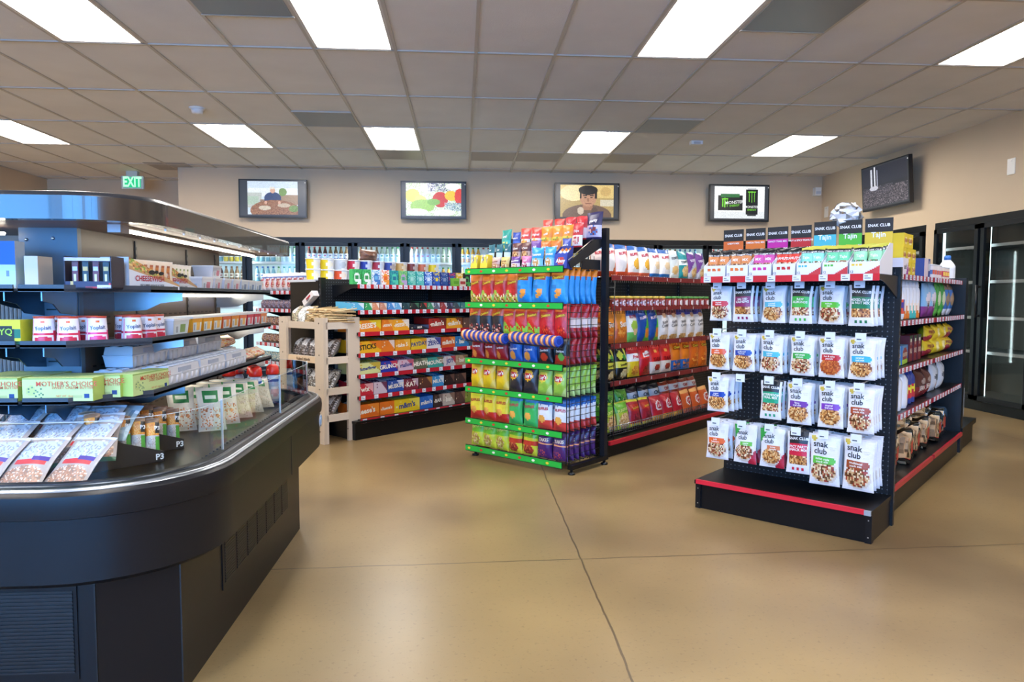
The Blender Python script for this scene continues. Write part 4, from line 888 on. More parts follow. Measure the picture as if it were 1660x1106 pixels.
# top of the rack: cartons and small bags in three tiers
carton('sticks', .075, .12, .05, [('b', 0, 1, 'e8cc3c'), ('s', 0, 1, .45, 1, .8, ['6c7484', 'c8ccd8', 'e8cc3c'])], 'e0c030', 'e8d450', bars=['8890a0', 'c8ccd8'])
def small(key, c1, c2, w=.085, h=.1, d=.04, food=None, word=None, wc='f4f0e8', top_=None):
    sp = [('b', 0, 1, c1), ('b', .1, .5, c2)]
    if food: sp.append(('x', .5, .3, .32, .18, food))
    if top_: sp.append(('b', .8, 1, top_))
    if word: sp.append(('t', word, .5, .66, w * .17, wc, 5, .04))
    return bag(key, w, h, d, sp, nu=10, nv=14)
small('t_pink', 'd8b0a0', 'c88c6c', food=['e8d8b0', 'a86c3c'], word='cookies', wc='7c3c2c'); small('t_gold', 'd8bc6c', 'c8a04c', food=['e8d8b0', 'a86c3c'], word='minis', wc='8c4c1c'); small('t_purp', '5c2c84', 'e0d0d8', food=['c88c5c', 'f0e0c0'], word='donettes'); small('t_rose', 'd878a0', 'f0d0d8', food=['f0e8e0', 'a83c4c'], word='mini')
small('t_blue', '2c9cdc', '8ccaf0', .105, .155, .05, ['f0e8d8', 'd8a05c'], 'Famous'); small('t_dteal', '12606c', 'c8d8d8', .07, .13, .03, word='bar'); small('t_brn', '5c2c2c', 'c8a084', .09, .13, .04, FOOD, 'Choc'); small('t_vio', '6c3c90', 'b08cc8', .09, .14, .04, FOOD, 'mix')
small('t_orn', 'e07020', 'f0c880', .09, .13, .04, ['d8642c', 'f0d090'], 'cheese'); small('t_red', 'd83a2c', 'f0e0d8', .10, .165, .045, ['e88c3c', 'f0c060'], 'Original'); small('t_nut', 'e8902c', 'e8c040', .11, .165, .045, ['e8c040', 'c8842c', '6c9c3c'], 'nuts'); small('t_teal', '1c9484', '3cb4a4', .105, .165, .045, ['f0e080', '1c9484'], 'trail')
small('t_rw', 'c82c34', 'f0e8e8', .10, .17, .045, ['c83c3c', 'f0d8c8'], 'Chips'); small('t_navy', '2a2450', 'c8c0d8', .13, .19, .05, ['e0c8b0', '8c3c3c', '4c78b8'], 'party'); small('t_bl2', '2c48a0', '4c6cc8', .08, .14, .04, None, 'wafers')
carton('t_blubox', .11, .10, .06, [('b', 0, 1, '2440a0'), ('e', .5, .5, .3, .3, 'c83c3c'), ('t', 'Ahoy', .5, .5, .026, 'f4f4f4', 0, .04)], '1c3080', '2c4cb0', hb=.16, bars=['3c5cc0', 'e8eaf0', 'c8742c'])
T1 = [('sticks', -3.70, 'yellow carton of foil sticks'), ('sticks', -3.60, 'yellow carton of foil sticks'), ('t_pink', -3.50, 'pink cookie pouch'), ('t_gold', -3.41, 'gold cookie pouch'), ('t_purp', -3.31, 'purple mini donut bag'), ('t_rose', -3.21, 'pink mini donut bag'), ('t_blue', -3.11, 'sky blue cookie bag'), ('t_blue', -3.0, 'sky blue cookie bag'), ('t_blubox', -2.885, 'navy blue cookie carton')]
T2 = [('t_dteal', -3.62, 'dark teal bar pouch'), ('t_dteal', -3.54, 'dark teal bar pouch'), ('t_dteal', -3.46, 'dark teal bar pouch'), ('t_brn', -3.37, 'brown chocolate pouch'), ('t_brn', -3.28, 'brown chocolate pouch'), ('t_vio', -3.19, 'violet snack pouch'), ('t_orn', -3.10, 'orange cracker pouch'), ('t_orn', -3.01, 'orange cracker pouch'), ('t_bl2', -2.92, 'royal blue wafer pouch')]
T3 = [('t_teal', -3.56, 'teal trail mix bag'), ('t_bl2', -3.46, 'royal blue wafer pouch'), ('t_red', -3.37, 'red and white cracker bag'), ('t_red', -3.27, 'red and white cracker bag'), ('t_nut', -3.17, 'orange and yellow nut bag'), ('t_nut', -3.07, 'orange and yellow nut bag'), ('t_nut', -2.98, 'orange and yellow nut bag'), ('t_rw', -2.90, 'red chip bag')]
T4 = [('t_red', -3.24, 'red and white cracker bag'), ('t_red', -3.13, 'red and white cracker bag'), ('t_rw', -3.03, 'red chip bag'), ('t_rw', -2.93, 'red chip bag'), ('t_navy', -2.82, 'navy party mix bag')]
# stepped risers so that each tier stands on something
for (items, yy, z, w) in ((T1, 3.85, 1.397, 'front'), (T2, 3.93, 1.47, 'second'), (T3, 4.03, 1.55, 'third'), (T4, 4.12, 1.61, 'back')):
    if w != 'front':
        m = M().box(RX0 + .06, RX1, yy - .03, yy + .05, z - .006, z, lin(BK)).box(RX0 + .06, RX1, yy - .03, yy - .024, z - .04, z, lin(BK)).bar((RX0 + .08, yy, 1.39), (RX0 + .08, yy, z), .005, lin(BK)).bar((RX1 - .03, yy, 1.39), (RX1 - .03, yy, z), .005, lin(BK))
        part('riser', m, rk)
    for i, (k, x, nm) in enumerate(items):
        put(k, 'cookie_carton' if k in ('sticks', 't_blubox') else 'snack_pouch', EC, x, yy, z, '%s, %s in the %s tier on top of the green-edged rack' % (nm, ORD[i], w), 'carton' if k in ('sticks', 't_blubox') else 'snack pouch', 'small packs on top of the green rack', rz=(i * 41 % 13) - 6, rx=-6)

# ================================================================== CHIP RUN BEHIND THE GREEN RACK
t = thing('gondola_shelving', SF, 6.0, 3.35, 0, 'black shelving run of large chip bags between the green rack and pegboard end cap', 'shelving', 'black store shelving units')
A0, A1 = 4.42, 7.3
part('back_panel', M().box(A0, A1, 3.30, 3.36, .15, 1.37, lin('888'), 'peg'), t)
b_ = part('base_deck', M().box(A0, A1, 2.90, 3.75, 0, .105, lin('0c0d10'), 'gloss').box(A0, A1, 2.89, 3.3, .105, .125, lin(BK), 'gloss'), t)
part('red_trim', M().box(A0 + .02, A1, 2.87, 2.89, .095, .125, lin('c01c30'), 'plastic'), b_)
for a in (4.44, 5.36, 6.28, 7.2): upright(t, a, 3.285, 1.37)
CZ = [1.365, 1.125, .845, .56, .13]
MAR = '7c2c2c'
for i, z in enumerate(CZ[:4]):
    for k, (a, b) in enumerate(((4.50, 6.0), (6.01, 7.25))):
        m = M()
        for q in range(8): m.bar((a, 2.93 + q * .05, z - .008), (b, 2.93 + q * .05, z - .008), .003, lin('2a2c30'), 'metal', 5)
        n = int((b - a) / .03)
        for q in range(n): m.bar((a + .015 + q * .03, 2.925, z - .045), (a + .015 + q * .03, 2.925, z + .012), .0022, lin('c0c8d4' if i == 0 else '3a3c42'), 'metal', 4)
        s = part('wire_shelf', m, t)
        q = M().box(a, b, 2.912, 2.918, z - (.03 if i != 1 else .02), z + .008, lin(MAR), 'plastic')
        rnd = random.Random(i)
        for w in range(int((b - a) / .24)): q.box(a + .12 + w * .24, a + .128 + w * .24, 2.909, 2.912, z - .022, z + .002, lin('c8b0a8'), 'card')
        part('price_strip', q, s)
m = M()
for q in range(7): m.bar((4.5, 2.93 + q * .05, .15), (6.9, 2.93 + q * .05, .15), .003, lin('3a3c40'), 'metal', 5)
for q in range(76): m.bar((4.52 + q * .032, 2.925, .15), (4.52 + q * .032, 2.925, .215), .0022, lin('8a9098'), 'metal', 4)
m.bar((4.5, 2.925, .215), (6.9, 2.925, .215), .003, lin('8a9098'), 'metal', 5)
part('wire_basket', m, t)
m = M()
for yy, z0 in ((2.90, .12),):
    m.bar((4.52, yy, z0), (4.52, yy, 1.33), .0035, lin('17181b'), 'paint', 6)
for q in range(13): m.bar((4.505, 2.90, .2 + q * .09), (4.505, 3.28, .2 + q * .09), .0025, lin('17181b'), 'paint', 5)
part('end_wire_panel', m, t)
def big(key, bands, word, wc, wv=.74, ws=.15, extra=(), rot=6, w=.17, h=.25, d=.08, bold=.045): chip(key, w, h, d, bands, word, wc, wv, ws, extra, rot, bold)
big('c1', ['f0ece8', ('b', .86, 1, '2a5ca0'), ('d', 1, -.4, .5, 'e07a3c'), ('b', 0, .14, 'd8502c')], 'RUFFLES', 'c02840', .72, .16)
big('c2', ['f0ece4', ('b', .86, 1, '2a5ca0'), ('e', .6, .42, .3, .16, 'e8b03c'), ('b', 0, .16, 'dc6040')], 'RUFFLES', 'c02840', .72, .16)
big('c3', ['f2f0ec', ('b', .86, 1, '2a5ca0'), ('e', .55, .42, .28, .14, 'e8d0a8'), ('b', 0, .16, '2a6cb0')], 'RUFFLES', 'c02840', .72, .16)
big('c4', ['e8ece8', ('b', .8, 1, '2c6c9c'), ('d', -1, 1, .1, 'cfd8d8'), ('e', .4, .3, .28, .16, 'e0b878')], 'TOSTITOS', '1c2024', .72, .14)
big('c5', ['1c8c94', ('b', .5, .72, 'e8f0f0'), ('x', .55, .28, .34, .2, ['e8c890', 'd8b070'])], 'TOSTITOS', '1c2024', .62, .14)
big('c6', ['b8bcc8', ('b', .7, 1, '3c5c9c'), ('d', -1, 1, .2, '6c3c8c'), ('x', .5, .25, .3, .18, ['e8c890', 'd0a060'])], 'TOSTITOS', 'e8e4f0', .7, .14)
TL = [('c1', 'white and orange ridged chip bag'), ('c1', 'white and orange ridged chip bag'), ('c2', 'white and gold ridged chip bag'), ('c2', 'white and gold ridged chip bag'), ('c3', 'white and blue ridged chip bag'), ('c3', 'white and blue ridged chip bag'), ('c4', 'white and teal tortilla chip bag'), ('c5', 'teal tortilla chip bag'), ('c6', 'grey and purple tortilla chip bag'), ('c6', 'grey and purple tortilla chip bag')]
def place_row(items, a0, a1, y, z, nm, cat, group, where, rows=1, dy=.1, rx=-5, fr=SF, sp=None, jit=4):
    n = len(items)
    for r_ in range(rows):
        for i, (k, look) in enumerate(items):
            a = a0 + (a1 - a0) * (i + .5) / n; rnd = random.Random(i * 13 + r_ + int(z * 100))
            put(k, nm, fr, a, y + r_ * dy, z, '%s, %s from left, %s%s' % (look, ORD[i], 'rear row, ' if r_ else '', where), cat, group, rz=rnd.uniform(-jit, jit), rx=rx)
place_row(TL, 4.52, 6.22, 3.0, 1.368, 'chip_bag', 'chip bag', 'chip bags on the long run', 'top maroon shelf', 2, .11)
JR = lambda k, c: round_pack(k, [(.03, 0), (.034, .008), (.034, .06), (.03, .07)], .07, [('b', 0, 1, c), ('b', .3, .8, '8c3c2c'), ('e', .5, .5, .12, .3, 'd8ccd8'), ('s', .3, .7, .3, .7, .5, ['e0d8e0', '6c4c58'])], [(.032, .07, 'd8b84c'), (.034, .071, 'd8b84c'), (.034, .088, 'd8b84c'), (.03, .089, 'c8a83c')], n=18)
JR('jar1', '9c2c20'); JR('jar2', '6c2418')
round_pack('jar3', [(.03, 0), (.034, .008), (.034, .06), (.03, .07)], .07, [('b', 0, 1, '8c2c1c'), ('e', .5, .5, .12, .3, 'e0d8dc')], [(.034, .07, '5c9c4c'), (.034, .088, '5c9c4c'), (.03, .089, '4c8c3c')], n=18)
place_row([('jar1', 'red salsa jar with gold lid')] * 8 + [('jar3', 'dark red salsa jar with green lid')] * 8, 4.56, 6.22, 2.965, 1.128, 'salsa_jar', 'jar', 'salsa jars on the maroon-edged shelf', 'jar shelf of the chip run', rx=0)
big('d1', ['e8902c', ('w', .35, .06, 1, 'c8642c'), ('x', .4, .3, .3, .15, ['f0a84c', 'd87028', 'e88c34'])], 'Sun', 'f0e4d8', .52, .26, h=.28)
big('d2', ['f0f0e8', ('b', .78, 1, '1c4c94'), ('b', 0, .3, '6cb858'), ('e', .5, .5, .3, .16, 'a8cc4c'), ('e', .55, .3, .2, .1, 'e8c88c')], 'RUFFLES', 'c02848', .78, .15, h=.26)
big('d3', ['1c4c98', ('d', 1, -.3, .4, '54b43c'), ('e', .68, .26, .2, .16, 'e8882c')], 'RUFFLES', 'f0d8e0', .74, .15, h=.26)
big('d4', ['f0ecea', ('b', .82, 1, '7c2c2c'), ('e', .5, .78, .16, .09, 'e0b088'), ('x', .5, .08, .4, .08, ['d8a058', 'e8c080'])], 'Kettle\nCooked', '2a2628', .5, .15, h=.26, bold=.01)
big('d5', ['f0ecea', ('b', .82, 1, '3c3c94'), ('e', .5, .78, .16, .09, 'e0b088'), ('x', .5, .08, .4, .08, ['d8a058', 'e8c080'])], 'Kettle\nCooked', '2a2628', .5, .15, h=.26, bold=.01)
place_row([('d1', 'orange multigrain chip bag'), ('d1', 'orange multigrain chip bag'), ('d2', 'white and green ridged chip bag'), ('d3', 'navy and green ridged chip bag'), ('d3', 'navy and green ridged chip bag'), ('d4', 'white and brown kettle chip bag'), ('d4', 'white and brown kettle chip bag'), ('d5', 'white and indigo kettle chip bag'), ('d5', 'white and indigo kettle chip bag'), ('d5', 'white and indigo kettle chip bag')],
          4.52, 6.2, 3.0, .848, 'chip_bag', 'chip bag', 'chip bags on the long run', 'third maroon shelf', 2, .12, -5)
big('e1', ['1c1c18', ('b', .34, .55, 'd8d44c'), ('e', .25, .75, .18, .14, 'c8cc48'), ('e', .7, .78, .14, .16, 'e0dc5c'), ('e', .5, .7, .1, .12, '3c8c3c'), ('x', .55, .16, .3, .14, ['c8b478', 'e8dca8'])], 'Smartfood', '1c1c18', .45, .13, h=.25)
big('e2', ['c82c30', ('b', .5, .75, 'f0f0ec'), ('b', 0, .48, 'e0c028'), ('x', .5, .2, .34, .16, ['e8a83c', 'c87828'])], 'Fries', 'c02028', .64, .16, h=.25)
big('e3', ['c01c24', ('b', .55, .85, 'e03028'), ('e', .5, .68, .34, .1, 'f0ece8'), ('x', .5, .18, .32, .15, ['7c2018', 'a83424'])], 'Grande', 'c02028', .68, .12, h=.25)
big('e4', ['d42c28', ('b', 0, .38, 'e8dcd0'), ('x', .5, .2, .24, .12, ['b03828', '8c2820']), ('e', .35, .75, .1, .05, 'f0a048')], 'TAKIS', '8c1418', .48, .2, h=.25)
big('e5', ['e07c20', ('b', 0, .3, '2a64b0'), ('s', .1, .9, .05, .3, .4, ['e8883c', '1c1c24']), ('d', 1, 1, 1.5, 'd86c18')], 'Cheetos', 'f0d040', .68, .2, h=.30)
big('e6', ['d8681c', ('d', 1, 1, 1.2, 'e07c24'), ('x', .55, .26, .4, .22, ['f0a040', 'd86c1c', 'c8541c'])], 'Cheetos', 'f0d040', .7, .2, h=.29)
place_row([('e1', 'black and yellow popcorn bag'), ('e1', 'black and yellow popcorn bag'), ('e2', 'red, white and yellow fries bag'), ('e3', 'red chip bag'), ('e4', 'red and cream chip bag'), ('e4', 'red and cream chip bag'), ('e5', 'orange cheese puff bag with blue base'), ('e5', 'orange cheese puff bag with blue base'), ('e6', 'orange crunchy cheese bag'), ('e6', 'orange crunchy cheese bag')],
          4.52, 6.3, 3.0, .563, 'chip_bag', 'chip bag', 'chip bags on the long run', 'fourth maroon shelf', 2, .12, -5)
big('f1', ['b8c83c', ('b', .6, .95, '6cb430'), ('x', .5, .28, .42, .28, ['d8b47c', 'e8cc98', 'b8884c'])], 'FUNYUNS', 'e8f090', .68, .14, h=.22)
big('f2', ['a82430', ('b', .55, .8, 'c83424'), ('b', .92, 1, 'e0d040'), ('b', 0, .1, 'e8d040'), ('x', .5, .3, .34, .18, ['7c1c28', 'a83040'])], 'Hot Flamin', 'e8c83c', .66, .11, h=.22)
big('f3', ['b82430', ('b', 0, .2, 'e0a83c'), ('e', .5, .58, .26, .2, 'e8dcd8'), ('e', .5, .58, .2, .15, 'c02c38')], '2 for', 'f4e8e4', .58, .12, h=.21)
big('f4', ['cc5c28', ('b', .85, 1, 'e8a860'), ('e', .5, .52, .26, .2, 'e8dcd8'), ('e', .5, .52, .2, .15, 'b83828')], '2 for', 'f4e8e4', .52, .12, h=.21)
big('f5', ['20202a', ('b', .5, .8, 'd8d8dc'), ('b', 0, .3, 'c83028')], 'Chips', '20202a', .64, .18, h=.22)
big('f6', ['58b038', ('d', 1, 1, 1.2, '84c848'), ('s', .1, .9, .5, .8, .3, ['1c5c28', 'e8f0b0'])], None, 'fff', h=.22)
big('f7', ['b84428', ('b', .6, .85, 'dcd8d4'), ('b', 0, .4, 'e07830')], 'Chips', 'b02020', .72, .16, h=.22)
place_row([('f1', 'lime onion ring bag'), ('f1', 'lime onion ring bag'), ('f2', 'maroon and yellow chip bag'), ('f2', 'maroon and yellow chip bag'), ('f3', 'red price-marked chip bag'), ('f3', 'red price-marked chip bag'), ('f3', 'red price-marked chip bag'), ('f4', 'orange price-marked chip bag'), ('f4', 'orange price-marked chip bag'), ('f4', 'orange price-marked chip bag')],
          4.54, 6.35, 2.985, .158, 'chip_bag', 'chip bag', 'chip bags on the long run', 'bottom wire basket', 1, .1, -14)
place_row([('f6', 'bright green snack bag'), ('f6', 'bright green snack bag'), ('f6', 'bright green snack bag'), ('f5', 'black and white chip bag'), ('f5', 'black and white chip bag'), ('f5', 'black and white chip bag'), ('f7', 'orange and white chip bag'), ('f7', 'orange and white chip bag'), ('f7', 'orange and white chip bag'), ('f7', 'orange and white chip bag')],
          4.54, 6.35, 3.10, .23, 'chip_bag', 'chip bag', 'chip bags on the long run', 'behind the basket row', 1, .1, -14)

# ================================================================== CANDY RUN
t = thing('gondola_shelving', SF, 4.7, 5.25, 0, 'black shelving run of candy cartons with red price strips behind the wooden stand', 'shelving', 'black store shelving units')
A0, A1 = 3.50, 6.4
part('back_panel', M().box(A0 + .02, A1, 5.22, 5.26, .15, 1.36, lin('888'), 'peg'), t)
part('end_panel', M().box(A0 - .01, A0 + .02, 5.22, 5.66, .0, 1.345, lin('101114'), 'gloss'), t)
b_ = part('base_deck', M().box(A0 + .075, A1, 4.84, 5.66, 0, .14, lin('0c0d10'), 'gloss').box(A0 + .07, A1, 4.82, 5.22, .14, .16, lin(BK), 'gloss'), t)
upright(t, A0 + .02, 5.21, 1.37, .05, .04); upright(t, 4.75, 5.21, 1.37); upright(t, 5.95, 5.21, 1.37)
KZ = [1.308, 1.09, .905, .725, .545, .362, .168]
for i, z in enumerate(KZ):
    s = shelf(t, 3.63, 5.2, 4.86 if i < 6 else 4.84, 5.22, z, 'b4202e', 1, .036, (.052, .07, .17, .16, .16, .13, .14)[i], .042, 40 + i)
    shelf(t, 5.21, 6.4, 4.86, 5.22, z, 'b4202e', 1, .036, .12, .04, 60 + i)
part('rear_top_shelf', M().box(A0 - .02, A1, 5.26, 5.68, 1.335, 1.355, lin('c8ccd0'), 'paint'), t)
def gum(key, c1, c2, c3): carton(key, .085, .128, .05, [('b', 0, 1, c1), ('s', 0, 1, 0, 1, .25, [c3]), ('e', .5, .45, .34, .3, c2), ('e', .5, .45, .2, .16, c3), ('d', 1, -1.5, .4, c2)], c1, c2, nu=10, nv=12)
GM = [('3cb060', 'e8f0ec', '2c8c4c', 'green and white'), ('44b868', 'e8f0ec', '2c8c4c', 'green and white'), ('e4ecf4', '3c78c0', '6cb0dc', 'blue and white'), ('f0ece8', 'f09a3c', 'e8642c', 'orange and white'), ('2c9c98', '50c8a8', '1c6c8c', 'teal'), ('8cc870', 'b8a0cc', '4ca878', 'green and lilac'), ('3cb0a0', '78ccb8', 'a8dcd0', 'light teal'), ('48b8b0', '60c4bc', 'b8e4e0', 'light teal'), ('2c64c0', '88b0e4', 'e8f0f8', 'blue'), ('1c4ca8', '2c60c0', 'f0d840', 'royal blue'), ('1c3c88', '26508f', '8c9cb8', 'navy'), ('1c3c88', '26508f', 'c83c48', 'navy'), ('e0b82c', 'd0a020', 'e8e0d0', 'yellow'), ('1c1e22', '3c9c4c', '24282c', 'black and green')]
for i, g in enumerate(GM): gum('gum%d' % i, *g[:3])
place_row([('gum%d' % i, GM[i][3] + ' gum pack') for i in range(14)], 3.60, 5.02, 4.92, 1.312, 'gum_pack', 'gum pack', 'gum packs on the candy run', 'top candy shelf', rx=0, jit=3)
for i, (k, c) in enumerate((('7cb83c', '5c9c2c'), ('d8ccb8', 'a83c3c'))):
    carton('lowgum%d' % i, .08, .075, .04, [('b', 0, 1, k), ('r', .1, .9, .3, .6, c)], k, k)
    put('lowgum%d' % i, 'gum_pack', SF, 4.78 + i * .09, 4.875, 1.312, '%s small pack standing before the tall gum packs' % ('lime green', 'cream and red')[i], 'gum pack')
def pail(key, c, c2): round_pack(key, [(.056, 0), (.064, .085)], .085, [('b', 0, 1, 'e2e4e8'), ('r', .22, .5, 0, 1, c), ('e', .56, .5, .09, .28, c2), ('s', .5, .8, .3, .6, .3, ['b0a8a0']), ('r', .15, .24, 0, 1, c)], [(.066, .083, 'eceef0'), (.068, .085, 'eceef0'), (.068, .093, 'eceef0'), (.06, .094, 'e0e2e6')], n=22, nv=6)
PL = [('e8cc28', 'e8e4d0', 'yellow'), ('e4c824', 'f0ecd8', 'yellow'), ('d8542c', 'e8d8c8', 'orange'), ('c8ccd0', 'b8c0c8', 'plain white'), ('b82840', 'e8dcd8', 'crimson'), ('2c3c98', 'c8d0e8', 'blue'), ('a83448', 'd0d4e0', 'rose'), ('3c4c98', 'b8a8a0', 'blue'), ('c8a060', 'e0d0b0', 'tan'), ('7c3428', 'c0b0a8', 'brown'), ('c86c48', 'd8c8b8', 'rust')]
for i, g in enumerate(PL): pail('pail%d' % i, *g[:2])
for l in range(2):
    for i in range(11):
        a = 3.56 + i * .142
        put('pail%d' % ((i + l) % 11 if i > 1 else i), 'candy_tub', SF, a, 5.40, 1.356 + l * .095, '%s-labelled white tub, %s in the %s tier above the candy run' % (PL[(i + l) % 11 if i > 1 else i][2], ORD[i], ('lower', 'upper')[l]), 'tub', 'white tubs on the candy run', rz=-30 + i * 2)
# round brown loaf-like bag on the tubs
bag('loaf', .2, .1, .14, [('b', 0, 1, '6c4838'), ('s', 0, 1, 0, 1, .3, ['7c5848', '5c3c30'])])
put('loaf', 'snack_bag', SF, 4.16, 5.4, 1.548, 'rounded brown bag lying on the upper tier of white tubs', 'snack bag')
def cb(key, c1, c2, word=None, wc='f4e8c0', w=.2, h=.085, hb=.11, bars=None, extra=()):
    sp = [('b', 0, 1, c1), ('d', 1, .6, 1.1, c2), ('s', .02, .3, .1, .9, .12, [c2, 'e8d8b0'])] + list(extra)
    if word: sp.append(('t', word, .5, .5, min(w / max(len(word), 4) * 1.15, h * .42), wc, 4, .045))
    return carton(key, w, h, .22, sp, c1, c1, hb=hb, bars=bars or [c1, c2, c1])
rowspec = [
 (1, .905 + .185, .062, .075, [(.14, '58b0d8', 'dcecf4', 'ice blue'), (.085, '2c9c5c', 'dcecdc', 'green'), (.08, 'd8906c', 'f0e0d0', 'orange'), (.08, 'c88c74', 'e8d8c8', 'tan'), (.085, '5090d0', 'e0e8f4', 'blue'), (.085, '6cb0dc', 'e8f0f8', 'pale blue'), (.09, '1c4048', '3c5c64', 'dark teal'), (.115, '181c20', '3c6c50', 'black'), (.095, '1c2c24', 'b83c3c', 'black'), (.085, '3c8c64', 'd0d8d8', 'green and grey'), (.08, '5c6474', 'c8d0dc', 'grey'), (.09, '9c3c3c', 'd0ccd0', 'dull red'), (.08, '2c3048', '6c6c8c', 'navy'), (.1, '404c54', '4c8c94', 'slate'), (.12, '3c7c80', '5c5c78', 'teal')], 'gum_carton', 'gum carton', 'second candy shelf', ['', ], 3.58),
 (2, None, .10, .115, [(.30, 'ec8c1c', 'e8c820', 'big orange', "REESE'S"), (.13, 'e87c1c', 'f0a030', 'orange', "REESE'S"), (.19, 'f0a41c', 'e8d8c8', 'amber', "REESE'S"), (.24, '181c28', '3c4c70', 'low black', 'M&M'), (.22, 'a8241c', '6c2418', 'red', "m&m's"), (.22, 'e8a020', '7c4020', 'yellow', "m&m's"), (.2, '5c4038', '6c4c3c', 'brown')], 'candy_carton', 'candy carton', 'third candy shelf', [], 3.60),
 (3, None, .10, .12, [(.30, 'ecb01c', 'e87818', 'yellow', 'STICKS'), (.15, 'e0781c', 'e8d0c0', 'orange'), (.18, 'e89820', 'f0b840', 'amber', 'take 5'), (.2, 'e8c020', 'e0a018', 'bright yellow', 'PAYDAY'), (.18, 'e4dcd8', '4c4c94', 'white', 'ZERO'), (.19, 'd05420', 'e8842c', 'rust orange', "m&m's"), (.19, '2c7cb8', '1c4c80', 'blue', 'bar'), (.1, '3c5c70', '88a0ac', 'slate')], 'candy_carton', 'candy carton', 'fourth candy shelf', [], 3.60),
 (4, None, .095, .13, [(.29, 'd8dc94', 'c8b040', 'pale yellow', 'Butterfinger'), (.19, '24349c', 'c83c50', 'dark blue', 'CRUNCH'), (.19, 'd8b8c4', 'c85c70', 'pink and white', 'mallow'), (.17, '5c6048', '8c9468', 'olive', 'HEATH'), (.2, '3c9c8c', '7c6c4c', 'teal', 'MOUNDS'), (.165, 'd8ccc8', 'b84048', 'white and red', 'JOY'), (.17, 'b89c78', '8c6c4c', 'tan', 'bar')], 'candy_carton', 'candy carton', 'fifth candy shelf', [], 3.60),
 (5, None, .10, .125, [(.21, 'c02434', 'e0a0a0', 'red', 'Twix'), (.15, 'd8c4cc', '6c3450', 'white and plum'), (.19, '2c50a0', 'd0d8ec', 'blue', 'MUSKET'), (.175, '7c2434', 'c8a8b0', 'maroon', 'KAT'), (.175, '5c3428', 'b87c3c', 'brown and gold'), (.15, '3c94c8', 'c8dcec', 'light blue', 'MILKY'), (.14, '2c1c1c', '6c4c40', 'dark brown'), (.16, '3c2c28', '7c5c4c', 'dark brown')], 'candy_carton', 'candy carton', 'sixth candy shelf', [], 3.60),
 (6, None, .115, .13, [(.28, 'e06c1c', 'e88828', 'orange', "Reese's"), (.17, 'e4741c', 'e07018', 'orange', "Reese's"), (.3, 'e4c01c', 'e8d44c', 'yellow', "m&m's"), (.165, '2464b8', '3c7cc8', 'blue', "m&m's"), (.125, '3c2824', '8c7468', 'dark brown', 'BAR'), (.165, 'c8b8a4', '8c6c58', 'cream picture', 'bar'), (.14, '5c3c34', '8c6450', 'brown'), (.14, '8c9c3c', '4c3c34', 'olive and brown')], 'candy_carton', 'candy carton', 'bottom candy shelf', [], 3.59)]
for si, zz, h, hb, items, nm, cat, wh, _, a in rowspec:
    z = KZ[si] + .001
    for i, it in enumerate(items):
        w, c1, c2, look = it[:4]; word = it[4] if len(it) > 4 else None
        key = 'cb%d_%d' % (si, i)
        hh = h * (.45 if look == 'low black' else 1)
        cb(key, c1, c2, word, 'f4ecd8' if c1 not in ('d8dc94', 'ecb01c', 'e8c020', 'e4dcd8', 'd8b8c4', 'e4c01c', 'd8ccc8') else ('2c3c80' if word != 'STICKS' else '2c1c14'), w - .006, hh, hb if hh == h else .05, bars=[c1, c2, 'c8b8a0'])
        if a + w / 2 < 5.3:
            put(key, nm, SF, a + w / 2 + (.0), 5.0 if si else 4.96, z, '%s open %s carton, %s from left on the %s' % (look, 'gum' if si == 1 else 'candy', ORD[i], wh), cat, 'open cartons on the candy run', rz=((i * 7 + si) % 5) - 2)
        a += w

# ================================================================== WOODEN STAND
t = thing('wooden_display_stand', EC, -5.2, 3.45, 0, 'pale pine display stand with four shelves of bagged dried snacks', 'display stand')
PINE = 'cdbfae'
def plank(m, x0, x1, y0, y1, z0, z1, rnd):
    o = len(m.f); m.box(x0, x1, y0, y1, z0, z1, lin(rnd.choice(['cfc2b2', 'd4c6b4', 'c8b9a6'])), 'wood')
rnd = random.Random(5)
for x0, x1, y0, y1 in ((-5.0, -4.88, 3.30, 3.325), (-4.905, -4.88, 3.54, 3.66), (-5.54, -5.43, 3.30, 3.325), (-5.54, -5.515, 3.54, 3.66), (-4.905, -4.88, 3.325, 3.345), (-5.54, -5.515, 3.325, 3.40)):
    m = M(); plank(m, x0, x1, y0, y1, 0, 1.035, rnd)
    for z in (.1, .25, .45, .73, .99):
        m.lathe([(.006, 0), (.006, .002)], lin('5a564e'), 'metal', 8); n = 18
        for q in range(-16, 0): m.v[q] = ((x0 + x1) / 2 + m.v[q][0], y0 - m.v[q][2] - .0005, z + m.v[q][1])
    for kx, kz in ((rnd.uniform(.2, .8), rnd.uniform(.1, .9)),):
        m.prism([((x0 + (x1 - x0) * kx) + .008 * math.cos(6.28 * q / 8), kz + .011 * math.sin(6.28 * q / 8)) for q in range(8)], y0 - .0008, y0, lin('9c7454'), 'wood', 'y')
    part('post', m, t)
WZ = [.985, .70, .445, .225]
for i, z in enumerate(WZ):
    m = M(); plank(m, -5.515, -4.905, 3.345, 3.64, z - .03, z - .018, rnd)
    plank(m, -5.54, -4.88, 3.325, 3.345, z - .045, z + .012, rnd); plank(m, -4.905, -4.88, 3.345, 3.54, z - .045, z + .012, rnd); plank(m, -5.54, -5.515, 3.345, 3.54, z - .045, z + .012, rnd)
    s = part('shelf', m, t)
    if i == 1:
        q = M(); q.box(-5.43, -5.0, 3.318, 3.324, z - .042, z + .01, lin('d8c0a0'), 'wood'); tv_, tf_ = text_geo('Naked Islands', .02)
        q.add([(-5.2 + x * .026, 3.3165, z - .016 + y * .026) for x, y in tv_], tf_, lin('5c4430'), 'card'); part('name_board', q, s)
